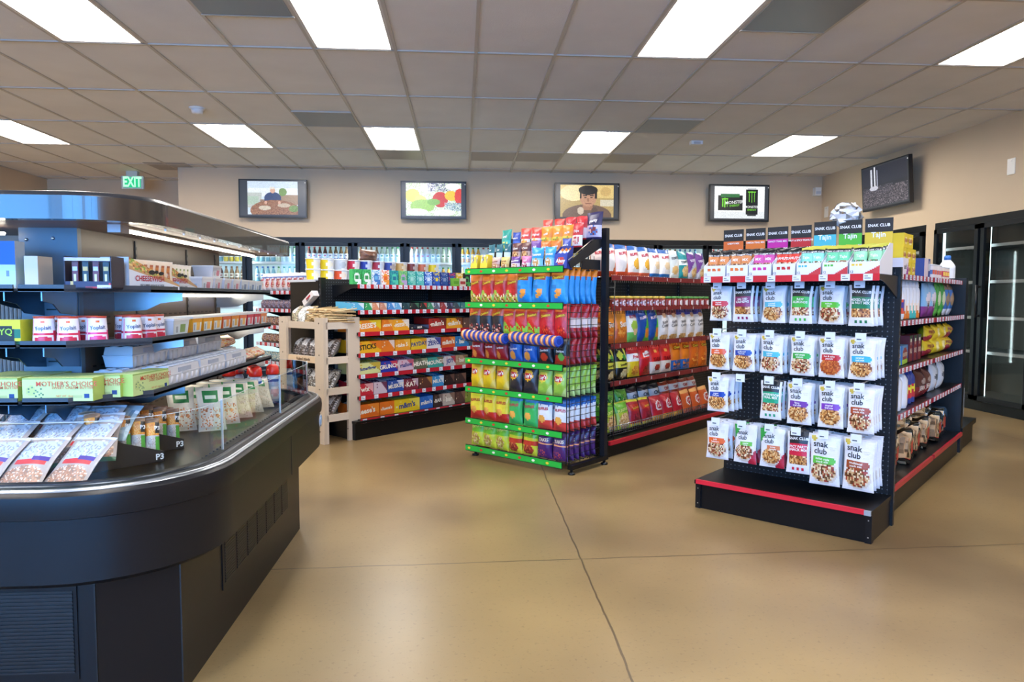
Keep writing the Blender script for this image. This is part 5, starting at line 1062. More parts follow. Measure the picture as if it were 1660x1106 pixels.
m = M(); plank(m, -5.515, -5.2, 3.645, 3.66, 0.1, .95, rnd); plank(m, -5.19, -4.905, 3.645, 3.66, .1, .95, rnd)
part('back_panel', m, t)
def lump(key, cols, w, h, d, label=True, seed=1):
    sp = [('s', 0, 1, 0, 1, 1, cols)]
    if label: sp += [('r', .22, .78, .5, .92, 'dcdcdc'), ('s', .25, .75, .52, .9, .2, ['8c8c8c', 'b4b4b4'])]
    return bag(key, w, h, d, sp, seed)
lump('dry1', ['a89880', 'c8b89c', '6c5c48', '8c9474'], .12, .17, .09); lump('dry2', ['d8d8d4', 'e8e8e4', 'a8a8a0'], .12, .17, .09); lump('dry3', ['8c7c60', 'b8a47c', '5c5040'], .12, .17, .09)
lump('dry4', ['4c4440', '6c5c54', 'a8a09c', '3c3430'], .13, .18, .09); lump('dry5', ['8c5c3c', 'b47c54', '6c4430'], .13, .18, .09); lump('dry6', ['5c5448', 'd0d0cc', '8c8478', '3c342c'], .13, .17, .09)
# bundle of dried sticks
m = M(); rnd = random.Random(9)
for k in range(60):
    x, z = rnd.uniform(-.09, .09), rnd.uniform(.01, .13); a = rnd.uniform(-.5, .5)
    m.bar((x, -.1 + rnd.uniform(-.03, .03), z), (x + .1 * a + .05, .1, z + rnd.uniform(-.02, .03)), .006, lin(rnd.choice(['d8c090', 'c8a878', 'e0cc9c', 'b89464'])), 'organic', 5)
PROTO['stk'] = (m.mesh('stk'), [])
for i, (k, x, nm) in enumerate([('dry1', -5.46, 'greenish dried snack bag'), ('dry2', -5.36, 'silvery dried snack bag'), ('dry3', -5.25, 'tan dried snack bag'), ('dry1', -5.40, 'greenish dried snack bag'), ('dry3', -5.3, 'tan dried snack bag')]):
    put(k, 'snack_bag', EC, x, 3.40 + (.10 if i > 2 else 0), .972 + (.02 if i > 2 else 0), '%s, %s in the heap on top of the pine stand' % (nm, ORD[i]), 'snack bag', 'bags of dried snacks on the pine stand', rz=i * 9 - 18, rx=-24)
put('stk', 'dried_sticks', EC, -5.10, 3.46, .98, 'bundle of straw-coloured dried sticks on top of the pine stand', 'dried sticks')
put('stk', 'dried_sticks', EC, -4.99, 3.47, .98, 'right-hand bundle of dried sticks at the pine stand top corner', 'dried sticks', rz=12)
for si, z in enumerate(WZ[1:]):
    for i in range(9):
        k = ['dry4', 'dry6', 'dry5'][(i + si * 2) % 3] if i > 5 else ('dry4' if si != 1 else 'dry6')
        nm = {'dry4': 'dark jerky bag', 'dry6': 'mottled nut bag', 'dry5': 'brown jerky bag'}[k]
        put(k, 'snack_bag', EC, -5.45 + (i % 5) * .118, 3.40 + (i // 5) * .1, z - .017 + .01, '%s, %s in the heap on the %s shelf of the pine stand' % (nm, ORD[i], ORD[si + 1]), 'snack bag', 'bags of dried snacks on the pine stand', rz=(i * 37 % 21) - 10, rx=-30)
# tilted long carton leaning behind the stand
carton('tiltbox', .17, .05, .06, [('b', 0, 1, 'e0dcdc'), ('r', .35, .75, .4, .8, 'b83044'), ('t', 'BEEF', .5, .25, .018, '3c3c44', 0, .03)], 'd8d4d4', 'e4e0e0')
o = put('tiltbox', 'long_carton', EC, -5.28, 3.46, 1.17, 'white and red long carton tilted against the black end of the candy run', 'carton')
o.rotation_euler = (0, R(-32), EC.a)

# ================================================================== LEFT END CAP BEYOND THE ISLAND
t = thing('end_cap_shelving', EC, -7.2, 4.25, 0, 'black end cap of bread and candy bags behind the island cooler and pine stand', 'shelving', 'black store shelving units')
base(t, -7.66, -6.74, 4.25, 4.65, red=False)
part('back_panel', M().box(-7.66, -6.74, 4.64, 4.66, .165, 1.355, lin('888'), 'peg'), t)
for i, z in enumerate((1.27, 1.07, .88, .68, .47, .27)): shelf(t, -7.65, -6.75, 4.27, 4.64, z, 'b02030', 1, .04, .08, .055, 80 + i)
part('back_run', M().box(-7.66, -6.74, 4.66, 8.0, 0, 1.33, lin('1a1c20'), 'paint'), t)
bag('brd', .14, .20, .09, [('b', 0, 1, 'e4dcd8'), ('e', .5, .4, .32, .24, 'e8b8a4'), ('x', .5, .35, .24, .16, ['b83c50', 'e8d0b0', '8c3c3c']), ('b', .72, .8, '5c78b0'), ('t', 'bread', .5, .62, .03, 'a82c40', 8, .04)])
lump('cnd1', ['7c5c64', 'a88c8c', '5c3c38', '8c8ca8'], .1, .1, .06, False); lump('cnd2', ['8c3c2c', 'b8845c', '5c3c34', 'c8b89c'], .1, .1, .06, False); lump('cnd3', ['c8c8a0', '3c7c8c', 'd8d4b8', '5c8c9c'], .1, .1, .06, False)
for i in range(8): put('brd', 'bread_bag', EC, -7.58 + i * .115, 4.33, 1.275, 'white and red printed bread bag, %s from left on the far end cap' % ORD[i], 'bread bag', 'bread bags on the far end cap', rz=(i * 23 % 15) - 7, rx=-8)
for si, z in enumerate((1.075, .885, .685, .475)):
    for i in range(9):
        put(['cnd1', 'cnd2', 'cnd2', 'cnd3'][si], 'candy_bag', EC, -7.6 + i * .1, 4.33, z, '%s candy bag, %s from left on the far end cap %s shelf' % (('violet and brown', 'dark brown', 'reddish brown', 'cream and teal')[si], ORD[i], ORD[si + 1]), 'candy bag', 'candy bags on the far end cap', rz=(i * 31 % 17) - 8, rx=-10)

# ================================================================== REFRIGERATED ISLAND
def rr(x0, x1, y0, y1, r, z, n=8):
    pts = []
    for cx, cy, a0 in ((x1 - r, y0 + r, -90), (x1 - r, y1 - r, 0), (x0 + r, y1 - r, 90), (x0 + r, y0 + r, 180)):
        for k in range(n + 1):
            a = R(a0 + 90 * k / n); pts.append((cx + r * math.cos(a), cy + r * math.sin(a), z))
    return pts
IX0, IX1, IY0, IY1, IRr = -2.95, -.73, 1.90, 4.0, .38
def ring(o, z): return rr(IX0 - o, IX1 + o, IY0 - o, IY1 + o, IRr + o, z)
t = thing('island_cooler', IF, -1.84, 2.95, 0, 'long black open refrigerated island with curved clear guard and canopy', 'refrigerated island')
isl = t
def chamf(x0, x1, y0, y1, c, z): return [(x0 + c[0], y0, z), (x1 - c[0], y0, z), (x1, y0 + c[1], z), (x1, y1 - c[1], z), (x1 - c[0], y1, z), (x0 + c[0], y1, z), (x0, y1 - c[1], z), (x0, y0 + c[1], z)]
m = M(); m.rings([chamf(-2.83, -.842, 2.0, 3.80, (.18, .13), z) for z in (0, .44)], lin('0f1013'), 'gloss', False, True)
for xx, yy in ((-1.0225, 1.9995), (-.8415, 2.131)): m.box(xx - .002, xx + .002, yy - .002, yy + .002, .0, .43, lin('060708'), 'paint')
lb = part('lower_body', m, t)
# grilles: right side and front
g = M()
g.box(-.842, -.838, 2.49, 3.43, .17, .36, lin('0c0d10'), 'gloss')
for k in range(7):
    y0 = 2.51 + k * .1315
    g.box(-.838, -.8365, y0, y0 + .105, .19, .345, lin('060708'), 'paint')
    for q in range(15): g.box(-.8365, -.8345, y0, y0 + .105, .193 + q * .0102, .197 + q * .0102, lin('14161a'), 'paint')
part('side_vent_grille', g, lb)
g = M(); g.box(-1.56, -1.07, 1.996, 2.0, .13, .42, lin('0c0d10'), 'gloss')
for x0 in (-1.54, -1.295):
    g.box(x0, x0 + .215, 1.9945, 1.996, .15, .385, lin('060708'), 'paint')
    for q in range(22): g.box(x0, x0 + .215, 1.992, 1.9945, .153 + q * .0105, .157 + q * .0105, lin('14161a'), 'paint')
part('front_vent_grille', g, lb)
m = M(); m.rings([ring(-.10, .44), ring(-.02, .425), ring(0, .44)], lin('111317'), 'gloss').rings([ring(0, .44), ring(0, .615)], lin('101216'), 'gloss'); sk = part('skirt', m, t)
part('panel_seam', M().box(-.731, -.7285, 3.05, 3.054, .44, .615, lin('08090a'), 'paint'), sk)
m = M(); m.rings([ring(0, .612), ring(.010, .616)], lin('101216'), 'gloss').rings([ring(.010, .616), ring(.013, .65), ring(.010, .676)], lin('101216'), 'gloss').rings([ring(.010, .676), ring(.004, .684), ring(-.002, .688)], lin('101216'), 'gloss'); part('bumper', m, t)
m = M(); m.rings([ring(0, .686), ring(-.004, .694), ring(-.010, .695)], lin('a8b0b8'), 'metal').rings([ring(-.010, .695), ring(-.028, .696)], lin('1c2026'), 'gloss').rings([ring(-.028, .696), ring(-.030, .690), ring(-.045, .690), ring(-.048, .698)], lin('3c424a'), 'metal').rings([ring(-.048, .698), ring(-.075, .698)], lin('101216'), 'gloss').rings([ring(-.075, .698), ring(-.095, .64)], lin('4a5058'), 'metal'); part('metal_rim', m, t)  # outer lip paler: a thin highlight put into the rim's colour
# round blue and white maker's badge
m = M().lathe([(.034, 0), (.034, .002)], lin('e8eef4'), 'plastic', 20).lathe([(.028, .002), (.028, .003)], lin('2c78b8'), 'plastic', 20)
for q in range(3): m.box(-.02, .02, -.014 + q * .011, -.009 + q * .011, .003, .0036, lin('e8f0f4'), 'plastic')
m.v = [(-.7285 + z, 3.80 + x * 0 + y - .13, .565 + x) for x, y, z in m.v]
part('badge', m, t)
m = M(); dk = chamf(-2.86, -.82, 1.99, 3.91, (.2, .2), .64)
m.add(dk, [tuple(range(8))], lin('2a2c2e'), 'metal')
for q in range(40): m.box(-.90, -.83, 2.3 + q * .037, 2.312 + q * .037, .64, .645, lin('3a3c40'), 'metal')
m.box(-1.9, -.9, 1.99, 2.06, .64, .65, lin('303236'), 'metal')
part('deck', m, t)
m = M(); m.rings([ring(-.055, .70), ring(-.055, .862)], lin('fff'), 'glass')
gl = part('guard_pane', m, t)
e = M(); e.rings([ring(-.054, .862), ring(-.054, .8635), ring(-.056, .8635), ring(-.056, .862)], lin('a0acb0'), 'plastic')
for yy in (2.36, 3.10): e.box(-.79, -.783, yy - .003, yy + .003, .70, .866, lin('b8c4cc'), 'plastic')
for xx in (-1.6,): e.box(xx - .003, xx + .003, 1.955, 1.96, .70, .866, lin('b8c4cc'), 'plastic')
for k in (2, 7): 
    p = ring(-.055, .7)[9 + k]; e.bar(p, (p[0], p[1], .866), .0035, lin('c8d4dc'), 'plastic', 6)
part('pane_edge', e, gl)
# core walls
CW = lin('8a735a')
m = M()
m.box(-1.30, -1.285, 2.50, 3.87, .6, 1.43, lin('564a3e'), 'paint')
part('far_core_wall', M().box(-2.38, -2.365, 2.50, 3.87, .6, 1.43, lin('4e443a'), 'paint'), t)
for z in (.93, .955, 1.10, 1.125, .76, .785, 1.30):
    for q in range(24): m.box(-1.285, -1.2842, 2.55 + q * .055, 2.575 + q * .055, z, z + .006, lin('0c0c0e'), 'paint')
for yy in (2.90, 3.42, 3.80):
    m.box(-1.285, -1.28, yy - .008, yy + .008, .64, 1.42, lin('3a342e'), 'paint')
    for q in range(26): m.box(-1.28, -1.279, yy - .003, yy + .003, .66 + q * .029, .672 + q * .029, lin('0c0c0e'), 'paint')
part('side_core_wall', m, t)
m = M()
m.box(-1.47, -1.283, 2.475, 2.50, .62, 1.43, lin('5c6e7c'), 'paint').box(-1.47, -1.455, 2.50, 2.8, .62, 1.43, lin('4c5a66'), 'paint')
for z, n in ((1.275, 2), (1.245, 2), (1.232, 2), (1.219, 2), (1.155, 3), (.98, 3), (.80, 4), (.782, 4), (.764, 4), (.745, 4), (.727, 4)):
    for q in range(n):
        x0 = -1.455 + q * (.165 / max(n - 1, 1)) * (.8 if n > 2 else .85); m.box(x0, x0 + .032, 2.4735, 2.475, z, z + .005, lin('07080a'), 'paint')
for xx in (-1.445, -1.36): m.lathe([(.006, 0), (.004, .004)], lin('d8dce0'), 'metal', 8); 
for q, (xx, zz) in enumerate(((-1.445, 1.39), (-1.36, 1.395))):
    for k in range(16): i = len(m.v) - 32 + q * 16 + k; v = m.v[i]; m.v[i] = (xx + v[0], 2.474 - v[2], zz + v[1])
part('corner_post', m, t)
m = M().box(-2.37, -1.47, 2.80, 2.82, .62, 1.43, lin('8c8a84'), 'paint')
for q in range(60): m.box(-2.36 + q * .015, -2.353 + q * .015, 2.796, 2.80, .66, 1.40, lin('5c5a56'), 'paint')
part('front_core_wall', m, t)
# canopy
cx0, cx1, cy0, cy1, cr = -2.74, -.95, 2.17, 4.05, .22
def cring(o, z):
    p = rr(cx0 - o, cx1 + o, cy0 - o, cy1 + o, cr + o, z); q = rr(cx0 - o, cx1 + o, cy0 - o, cy1 + o, .05, z)
    return p[:9] + q[9:27] + p[27:]
m = M(); C1 = lin('121418')
m.rings([cring(-.05, 1.428), cring(0, 1.428)], C1, 'laminate').rings([cring(0, 1.428), cring(0, 1.497)], C1, 'laminate').rings([cring(0, 1.497), cring(-.008, 1.508), cring(-.02, 1.512)], C1, 'laminate')
m.rings([cring(-.02, 1.512), cring(-.05, 1.513)], C1, 'laminate', False, True, (False, True)); cn_ = part('canopy', m, t)
m = M().add(cring(-.045, 1.43), [tuple(range(35, -1, -1))], lin('8c7468'), 'paint')
for q in range(10): m.box(-1.01, -1.004, 2.5 + q * .16, 2.506 + q * .16, 1.424, 1.43, lin('e8e4e0'), 'metal')
part('canopy_underside', m, cn_)
WARM = (1.0, .90, .74, 1)
def led(x0, y0, x1, y1, z, par, k=1.0, r=.006):
    m = M().bar((x0, y0, z), (x1, y1, z), r, tuple(c * k for c in WARM[:3]) + (1,), 'led', 6); part('light_strip', m, par)
led(-1.10, 2.42, -1.10, 3.85, 1.415, cn_, 1.0, .005)
m = M().box(-1.115, -1.085, 2.38, 3.86, 1.421, 1.43, lin('c8c4c0'), 'metal').box(-1.12, -1.08, 2.34, 2.40, 1.405, 1.43, lin('b8b8bc'), 'plastic'); part('strip_holder', m, cn_)
led(-2.2, 2.42, -1.48, 2.42, 1.405, cn_, 1.0, .005)
led(-2.55, 2.45, -2.55, 3.8, 1.41, cn_, 1.0, .008)
# shelves, with brackets
SZ = [1.237, 1.065, .889]
for i, z in enumerate(SZ):
    P = [(-1.345, 2.25), (-1.21, 2.25), (-1.03, 2.43), (-1.03, 3.90), (-1.285, 3.90), (-1.285, 2.475), (-1.345, 2.475)]
    m = M().prism(P, z - .02, z - .012, lin('46525e'), 'paint').prism([(-1.345, 2.25), (-1.21, 2.25), (-1.03, 2.43), (-1.03, 3.90), (-1.036, 3.90), (-1.036, 2.4325), (-1.2125, 2.256), (-1.345, 2.256)], z - .022, z, lin('303a44'), 'paint')
    s = part('corner_shelf', m, t)
    for yy in (2.72, 3.80):
        part('bracket', M().prism([(-1.285, z - .02), (-1.04, z - .02), (-1.04, z - .05), (-1.12, z - .06), (-1.17, z - .085), (-1.24, z - .09), (-1.285, z - .09)], yy, yy + .004, lin('a8acb0'), 'metal', 'y'), s)
    for xx in (-1.40, -1.29): part('bracket', M().prism([(2.475, z - .02), (2.27, z - .02), (2.27, z - .05), (2.33, z - .06), (2.37, z - .09), (2.475, z - .10)], xx, xx + .004, lin('70808c'), 'metal', 'x'), s)
    led(-1.20, 2.75, -1.20, 3.86, z - .03, s, .8)
    m = M().box(-2.30, -1.36, 2.25, 2.50, z - .02, z - .012, lin('46525e'), 'paint').box(-2.30, -1.36, 2.25, 2.256, z - .022, z, lin('384652'), 'paint')
    s2 = part('front_shelf', m, t)
    for xx in (-1.44, -2.2): q = M().prism([(2.80, z - .02), (2.27, z - .02), (2.27, z - .05), (2.36, z - .07), (2.5, z - .09), (2.80, z - .09)], xx, xx + .004, lin('a8acb0'), 'metal', 'x'); part('bracket', q, s2)
    led(-2.2, 2.36, -1.48, 2.36, z - .028, s2, .8)
    m = M().box(-2.65, -2.38, 2.5, 3.9, z - .02, z, lin('384652'), 'paint'); part('far_side_shelf', m, t)
# ---- goods on the island
def ip(key, nm, x, y, z, label, cat, group=None, rz=0, rx=0, fr=IF, **k): return put(key, nm, fr, x, y, z, label, cat, group, rz, rx, **k)
z = SZ[0] - .011
m = M(); w = .136   # open-fronted dark sampler carton
m.box(-w / 2, w / 2, -.05, .05, 0, .004, lin('24202c'), 'card').box(-w / 2, w / 2, .046, .05, 0, .09, lin('24202c'), 'card')
for xx in (-w / 2, w / 2 - .003): m.box(xx, xx + .003, -.05, .05, 0, .10, lin('2c2838'), 'card')
m.surf(lambda u, v, o: (-w / 2 + w * u, -.05 - o, .022 * v), 16, 4, [('b', 0, 1, '2c3050'), ('d', 1, -1, .3, 'c83c4c'), ('r', .7, 1, 0, .6, 'c8ccd8'), ('e', .16, .5, .06, .4, 'c8b070')], 'card', w, .022, 1, False)
m.box(-w / 2, w / 2, -.05, -.047, .085, .095, lin('d8d0dc'), 'card').box(-w / 2 - .0005, -w / 2, -.045, -.01, .015, .075, lin('c8d0d8'), 'card')
st = M()
for q in range(4):
    x = -.045 + q * .03; st.box(x - .009, x + .009, -.03, -.024, .006, .085, lin(['6c1c24', '1c1c1c'][q % 2]), 'film').box(x - .007, x + .007, -.0312, -.03, .055, .068, lin(['c8ccd8', 'd8b868'][q % 2]), 'film').box(x - .004, x + .003, -.031, -.03, .015, .045, lin('e8d8a0'), 'film')
PROTO['sampler'] = (m.mesh('sampler'), [('snack_sticks', st.mesh('sticks_m'))])
ip('sampler', 'snack_carton', -1.155, 2.325, z, 'dark open-fronted carton of meat sticks on the top island shelf corner', 'carton', rz=4)
# cheese sandwich display cartons
m = M(); L_ = .27; 
m.add([(0, 0, 0), (L_, 0, 0), (L_, 0, .018), (0, 0, .105)], [(0, 1, 2, 3)], lin('e4e6ec'), 'card')
def cf(u, v, o): return (L_ * u, -.0008 - o, v * (.105 - .087 * u))
m.surf(cf, 30, 16, [('b', 0, 1, 'dfe4ec'), ('b', .62, 1, 'c8a070'), ('s', 0, .6, .66, 1, .7, ['d89c50', 'e8c880', 'a8643c', '8cac4c']), ('e', .9, .4, .02, .1, 'c83c3c')], 'card', L_, .105, 2, False)
for txt, u0, v0, s_, c_ in (('CHEESEWICH', .46, .30, .018, 'b83038'), ('BEEF SUMMER SAUSAGE & CHEESE', .5, .10, .006, '4c5060')):
    tv_, tf_ = text_geo(txt, .03); m.add([(L_ * u0 - .02 + x * s_, -.0025, .105 * v0 + .004 + y * s_) for x, y in tv_], tf_, lin(c_), 'card')
for q in ((.145, .066, .016, .008), (.17, .068, .009, .006), (.195, .064, .014, .006)): m.prism([(q[0] - .03 + q[2] * math.cos(a / 10 * 6.28), q[1] - .008 + q[3] * math.sin(a / 10 * 6.28)) for a in range(10)], -.003, -.001, lin('15161a'), 'card', 'y')
m.box(0, L_, .1, .103, 0, .105, lin('dfe2e8'), 'card').box(0, L_, 0, .103, 0, .003, lin('dfe2e8'), 'card').box(0, .003, 0, .103, 0, .105, lin('dfe2e8'), 'card').box(L_ - .003, L_, 0, .103, 0, .03, lin('a8c0d8'), 'card')
PROTO['cw'] = (m.mesh('cw'), [])
bag('cwp1', .09, .095, .012, [('b', 0, 1, 'e8d0b0'), ('r', .12, .88, .1, .85, 'c87838'), ('s', .15, .85, .15, .8, .5, ['e8a050', 'a85428', '7c3418', 'f0c070']), ('e', .5, .45, .3, .14, '7c2c1c'), ('t', 'CHEESE', .5, .45, .013, 'f4e8d8', 0, .03)], nu=10, nv=12)
bag('cwp2', .09, .095, .012, [('b', 0, 1, 'ece4d4'), ('r', .12, .88, .1, .85, 'd8d4b0'), ('e', .5, .45, .34, .2, '2c7c3c'), ('s', .15, .85, .6, .85, .5, ['c8c490', 'e8e0b8', '8c9c5c']), ('r', .12, .88, .1, .3, '2c7c3c'), ('t', 'CHEESE', .5, .45, .013, 'f0f4e8', 0, .03)], nu=10, nv=12)
for j, (y0, k) in enumerate(((2.40, 'cwp1'), (2.70, 'cwp2'))):
    ip('cw', 'display_carton', y0, 1.085 + (0.01 if j else 0), z, ('white sloping carton of cheese sandwich packs, nearest', 'second sloping carton of cheese sandwich packs, further back')[j] + ' on the top island shelf', 'carton', 'sloping display cartons', fr=IR, rz=-12 if j == 0 else -4)
    for q in range(7):
        f = q / 6; ca, sa = math.cos(R(-12 if j == 0 else -4)), math.sin(R(-12 if j == 0 else -4)); lx, ly = .05 + .19 * f, .055
        ip(k, 'sandwich_pack', y0 + lx * ca - ly * sa, 1.085 + (.01 if j else 0) + lx * sa + ly * ca, z + .008, '%s sandwich pack, %s in the %s sloping carton' % (('brown', 'green')[j], ORD[q], ('near', 'far')[j]), 'sandwich pack', 'sandwich packs on the island', fr=IR, rz=-58, rx=-6)
def tub(key, c, c2, w=.11, d=.09, h=.05, nm=None): 
    m = M(); a = .88
    rg = [[(sx * w / 2 * s_, sy * d / 2 * s_, zz) for sx, sy in ((-1, -1), (1, -1), (1, 1), (-1, 1))] for s_, zz in ((a, 0), (1, h))]
    m.rings(rg, lin(c), 'plastic', False, True, (True, True))
    m.surf(lambda u, v, o: ((u - .5) * w * (a + (1 - a) * v) * .96, -d / 2 * (a + (1 - a) * v) - .001 - o, v * h), 14, 8, [('b', 0, 1, c), ('r', .1, .9, .15, .8, 'd8e4ec'), ('e', .6, .5, .2, .3, c2), ('r', .12, .3, .2, .6, '9ca8b4')] + ([('t', nm, .5, .5, .02, c2, 0, .02)] if nm else []), 'plastic', w, h, 1, False)
    l = M().box(-w / 2 - .003, w / 2 + .003, -d / 2 - .003, d / 2 + .003, h, h + .008, lin('eceef2'), 'plastic')
    PROTO[key] = (m.mesh(key), [('lid', l.mesh(key + 'l'))])
tub('tubp', 'e4e4ea', 'd88c9c', nm='dip'); tub('tubb', 'dce4ee', '7c94b8')
for i in range(7):
    ip('tubp' if i < 4 else 'tubb', 'dip_tub', 3.02 + i * .125, 1.095, z, '%s white tub, %s along the top island shelf' % ('pink-lettered' if i < 4 else 'blue-lettered', ORD[i]), 'tub', 'white tubs on the top island shelf', fr=IR, rz=(i * 17 % 9) - 4)
ip('tubp', 'dip_tub', 3.33, 1.16, z + .059, 'white tub stacked on the rear of the top shelf row', 'tub', fr=IR)
# second shelf
z = SZ[1] - .011
def cup(key, c, c2, h=.082, r=.033, lidc='e0d8d4', word='Yoplait'):
    round_pack(key, [(r, 0), (r * .84, h)], h, [('b', 0, 1, c), ('e', .5, .16, .13, .13, c2), ('b', .32, .42, c2), ('r', .66, .74, .05, .5, c2), ('r', .3, .34, .05, .9, 'e8a0b0'), ('t', word, .5, .60, .0125, '3c5078', 4, .02), ('e', .5, .82, .03, .05, 'd8642c'), ('b', .96, 1, 'c84a3c')], [(r * .8, h, 'd8583c'), (r * .9, h + .001, 'd8583c'), (r * .88, h + .003, 'e8b8a8')], n=32, nv=24)
cup('yog1', 'e8e6ee', 'c82c48'); cup('yog2', 'e8e6ee', 'd83c78')
for i, (x, y, k) in enumerate([(-1.30, 2.30, 'yog1'), (-1.228, 2.30, 'yog1'), (-1.165, 2.345, 'yog2'), (-1.095, 2.43, 'yog1'), (-1.09, 2.53, 'yog1'), (-1.09, 2.60, 'yog1')]):
    ip(k, 'yogurt_cup', x, y, z, '%s, %s along the second island shelf' % (('red-banded white yogurt cup', 'pink-banded white yogurt cup')[k == 'yog2'], ORD[i]), 'yogurt cup', 'yogurt cups on the island', rz=20 + i * 6)
for i, (x, y) in enumerate([(-1.30, 2.39), (-1.22, 2.40), (-1.15, 2.50), (-1.17, 2.60)]): ip('yog1', 'yogurt_cup', x, y, z, 'red-banded white yogurt cup in the rear row, %s' % ORD[i], 'yogurt cup', 'yogurt cups on the island')
tub('tubg', 'd4dce0', '7c9c5c', .15, .10, .06)
ip('tubg', 'dip_tub', 2.72, 1.095, z, 'grey-green printed tub between yogurt cups and orange cups', 'tub', fr=IR)
FC = [('e8a42c', 'f0c060'), ('e8a42c', 'f0c060'), ('e8a030', 'f0c060'), ('e06c3c', 'e8a050'), ('e89030', 'f0c060'), ('e87c4c', 'f0c060'), ('c8304c', 'e86c78'), ('cc3850', 'e86c78'), ('e88c50', 'f0b080')]
for i, g in enumerate(FC):
    if 'fc' + g[0] not in PROTO: tub('fc' + g[0], g[0], g[1], .11, .10, .062)
    nmc = {'e8a42c': 'amber', 'e8a030': 'amber', 'e06c3c': 'vermilion', 'e89030': 'orange', 'e87c4c': 'salmon orange', 'c8304c': 'crimson', 'cc3850': 'crimson', 'e88c50': 'pale orange'}[g[0]]
    ip('fc' + g[0], 'fruit_cup', 2.88 + i * .118, 1.095, z, '%s fruit cup, %s of the bright cups on the second island shelf' % (nmc, ORD[i]), 'fruit cup', 'fruit cups on the island', fr=IR)
carton('yb', .085, .075, .075, [('b', 0, 1, 'c8cc2c'), ('e', .5, .42, .34, .38, '1c2424'), ('r', .78, 1, .2, .6, '1c6c54'), ('b', 0, .08, '1c5c50'), ('t', 'YQ', .5, .5, .02, '9ccc3c')], 'b8bc28', 'e4e8a0')
for i in range(4): ip('yb', 'yogurt_pack', -1.395 - (i % 2) * .09 - (i // 2) * .18, 2.305, z, 'yellow and black yogurt pack, %s leftward of the island post' % ORD[i], 'yogurt pack', 'yellow yogurt packs')
# top shelf left of the post
carton('bluebk', .13, .145, .05, [('b', 0, 1, '2464b4'), ('b', 0, .5, 'c0dcec'), ('d', -1, 1.5, .3, '2464b4'), ('r', .2, .62, .35, .8, 'a8b8b8'), ('s', .2, .62, .4, .8, .3, ['c8503c', 'e8d8a0']), ('b', 0, .38, 'c8e0ee'), ('s', .05, .95, .05, .35, .15, ['7c94ac'])], 'c8d8e4', 'e8ecf0')
ip('bluebk', 'cheese_pack', -1.435, 2.31, SZ[0] - .011, 'tall blue and white pack at the left edge of the top shelf', 'cheese pack')
ip('bluebk', 'cheese_pack', -1.60, 2.31, SZ[0] - .011, 'second blue and white pack, left of the post on the top shelf', 'cheese pack')
m = M().box(-.02, .02, -.04, .04, 0, .10, lin('e4d4c0'), 'card').box(-.024, -.02, -.03, .03, .03, .07, lin('d8c82c'), 'card'); PROTO['cream'] = (m.mesh('cream'), [])
ip('cream', 'cream_carton', -1.327, 2.33, SZ[0] - .011, 'plain cream-coloured carton beside the blue corner post', 'carton')
# third shelf: butter and eggs
z = SZ[2] - .011
carton('butter', .208, .072, .07, [('b', 0, 1, 'bcd08c'), ('b', .96, 1, '8cac5c'), ('e', .12, .45, .07, .22, 'b0c47c'), ('s', .08, .3, .1, .75, .16, ['3c6c54', '5c8468']), ('r', .87, .96, .12, .3, '1c3c78'), ('r', .7, .84, .14, .26, 'a8b87c'),
       ('t', "MOTHER'S CHOICE", .63, .74, .0150, 'c04830', 0, .006), ('t', 'SWEET CREAM BUTTER', .72, .58, .0085, 'b85838', 0, .004), ('t', 'NET WT 16oz', .6, .22, .006, 'c87848')], 'a8c060', 'c0d890', nu=40, nv=16)
ip('butter', 'butter_carton', -1.245, 2.295, z, "lime green butter carton at the front corner of the third shelf", 'butter carton', 'butter cartons')
ip('butter', 'butter_carton', -1.20, 2.375, z, "lime green butter carton tucked behind the corner one", 'butter carton', 'butter cartons')
ip('butter', 'butter_carton', -1.47, 2.30, z, "lime green butter carton cut off by the left picture edge", 'butter carton', 'butter cartons')
ip('butter', 'butter_carton', 2.46, 1.082, z, "lime green butter carton before the white egg cartons", 'butter carton', 'butter cartons', fr=IR, rz=-8)
for q in range(2): ip('butter', 'butter_carton', -1.42 - q * .0, 2.38 + q * .075, z, 'rear lime green butter carton, row %s behind the shelf edge' % ORD[q], 'butter carton', 'butter cartons')
m = M(); w, d, h = .30, .10, .07
rg = [[(sx * w / 2 * s_, sy * d / 2 * s_, zz) for sx, sy in ((-1, -1), (1, -1), (1, 1), (-1, 1))] for s_, zz in ((.93, 0), (1, .038), (1.02, .039), (1.02, .042), (.98, .043), (.93, .07))]
m.rings(rg, lin('d6dae2'), 'card', False, True, (True, True))
for q in range(6):
    m.lathe([(.018, .069), (.014, .074)], lin('e0e3ea'), 'card', 10, -w / 2 + .03 + q * .048, -.022).lathe([(.018, .069), (.014, .074)], lin('e0e3ea'), 'card', 10, -w / 2 + .03 + q * .048, .022)
    m.lathe([(.019, .0), (.021, .036)], lin('cfd3dc'), 'card', 10, -w / 2 + .03 + q * .048, -.032)
m.box(-.06, .06, -.0505, -.049, .046, .062, lin('a8b4c8'), 'card').box(-.03, .03, -.053, -.051, .038, .044, lin('c8ccd4'), 'card')
PROTO['egg'] = (m.mesh('egg'), [])
for i, y in enumerate((2.74, 3.05, 3.36, 3.60)):
    for l in range(2):
        if i == 3 and l == 0: continue
        ip('egg', 'egg_carton', y - l * .05 if i else y - l * .12, 1.095 + .105 * l, z + .0, 'white egg carton, %s in the %s row on the third island shelf' % (ORD[i], ('front', 'rear')[l]), 'egg carton', 'egg cartons', fr=IR)
for i in range(3): ip('egg', 'egg_carton', 2.70 + i * .31, 1.20, z + .076, 'white egg carton stacked on the rear row, %s from the butter' % ORD[i], 'egg carton', 'egg cartons', fr=IR)
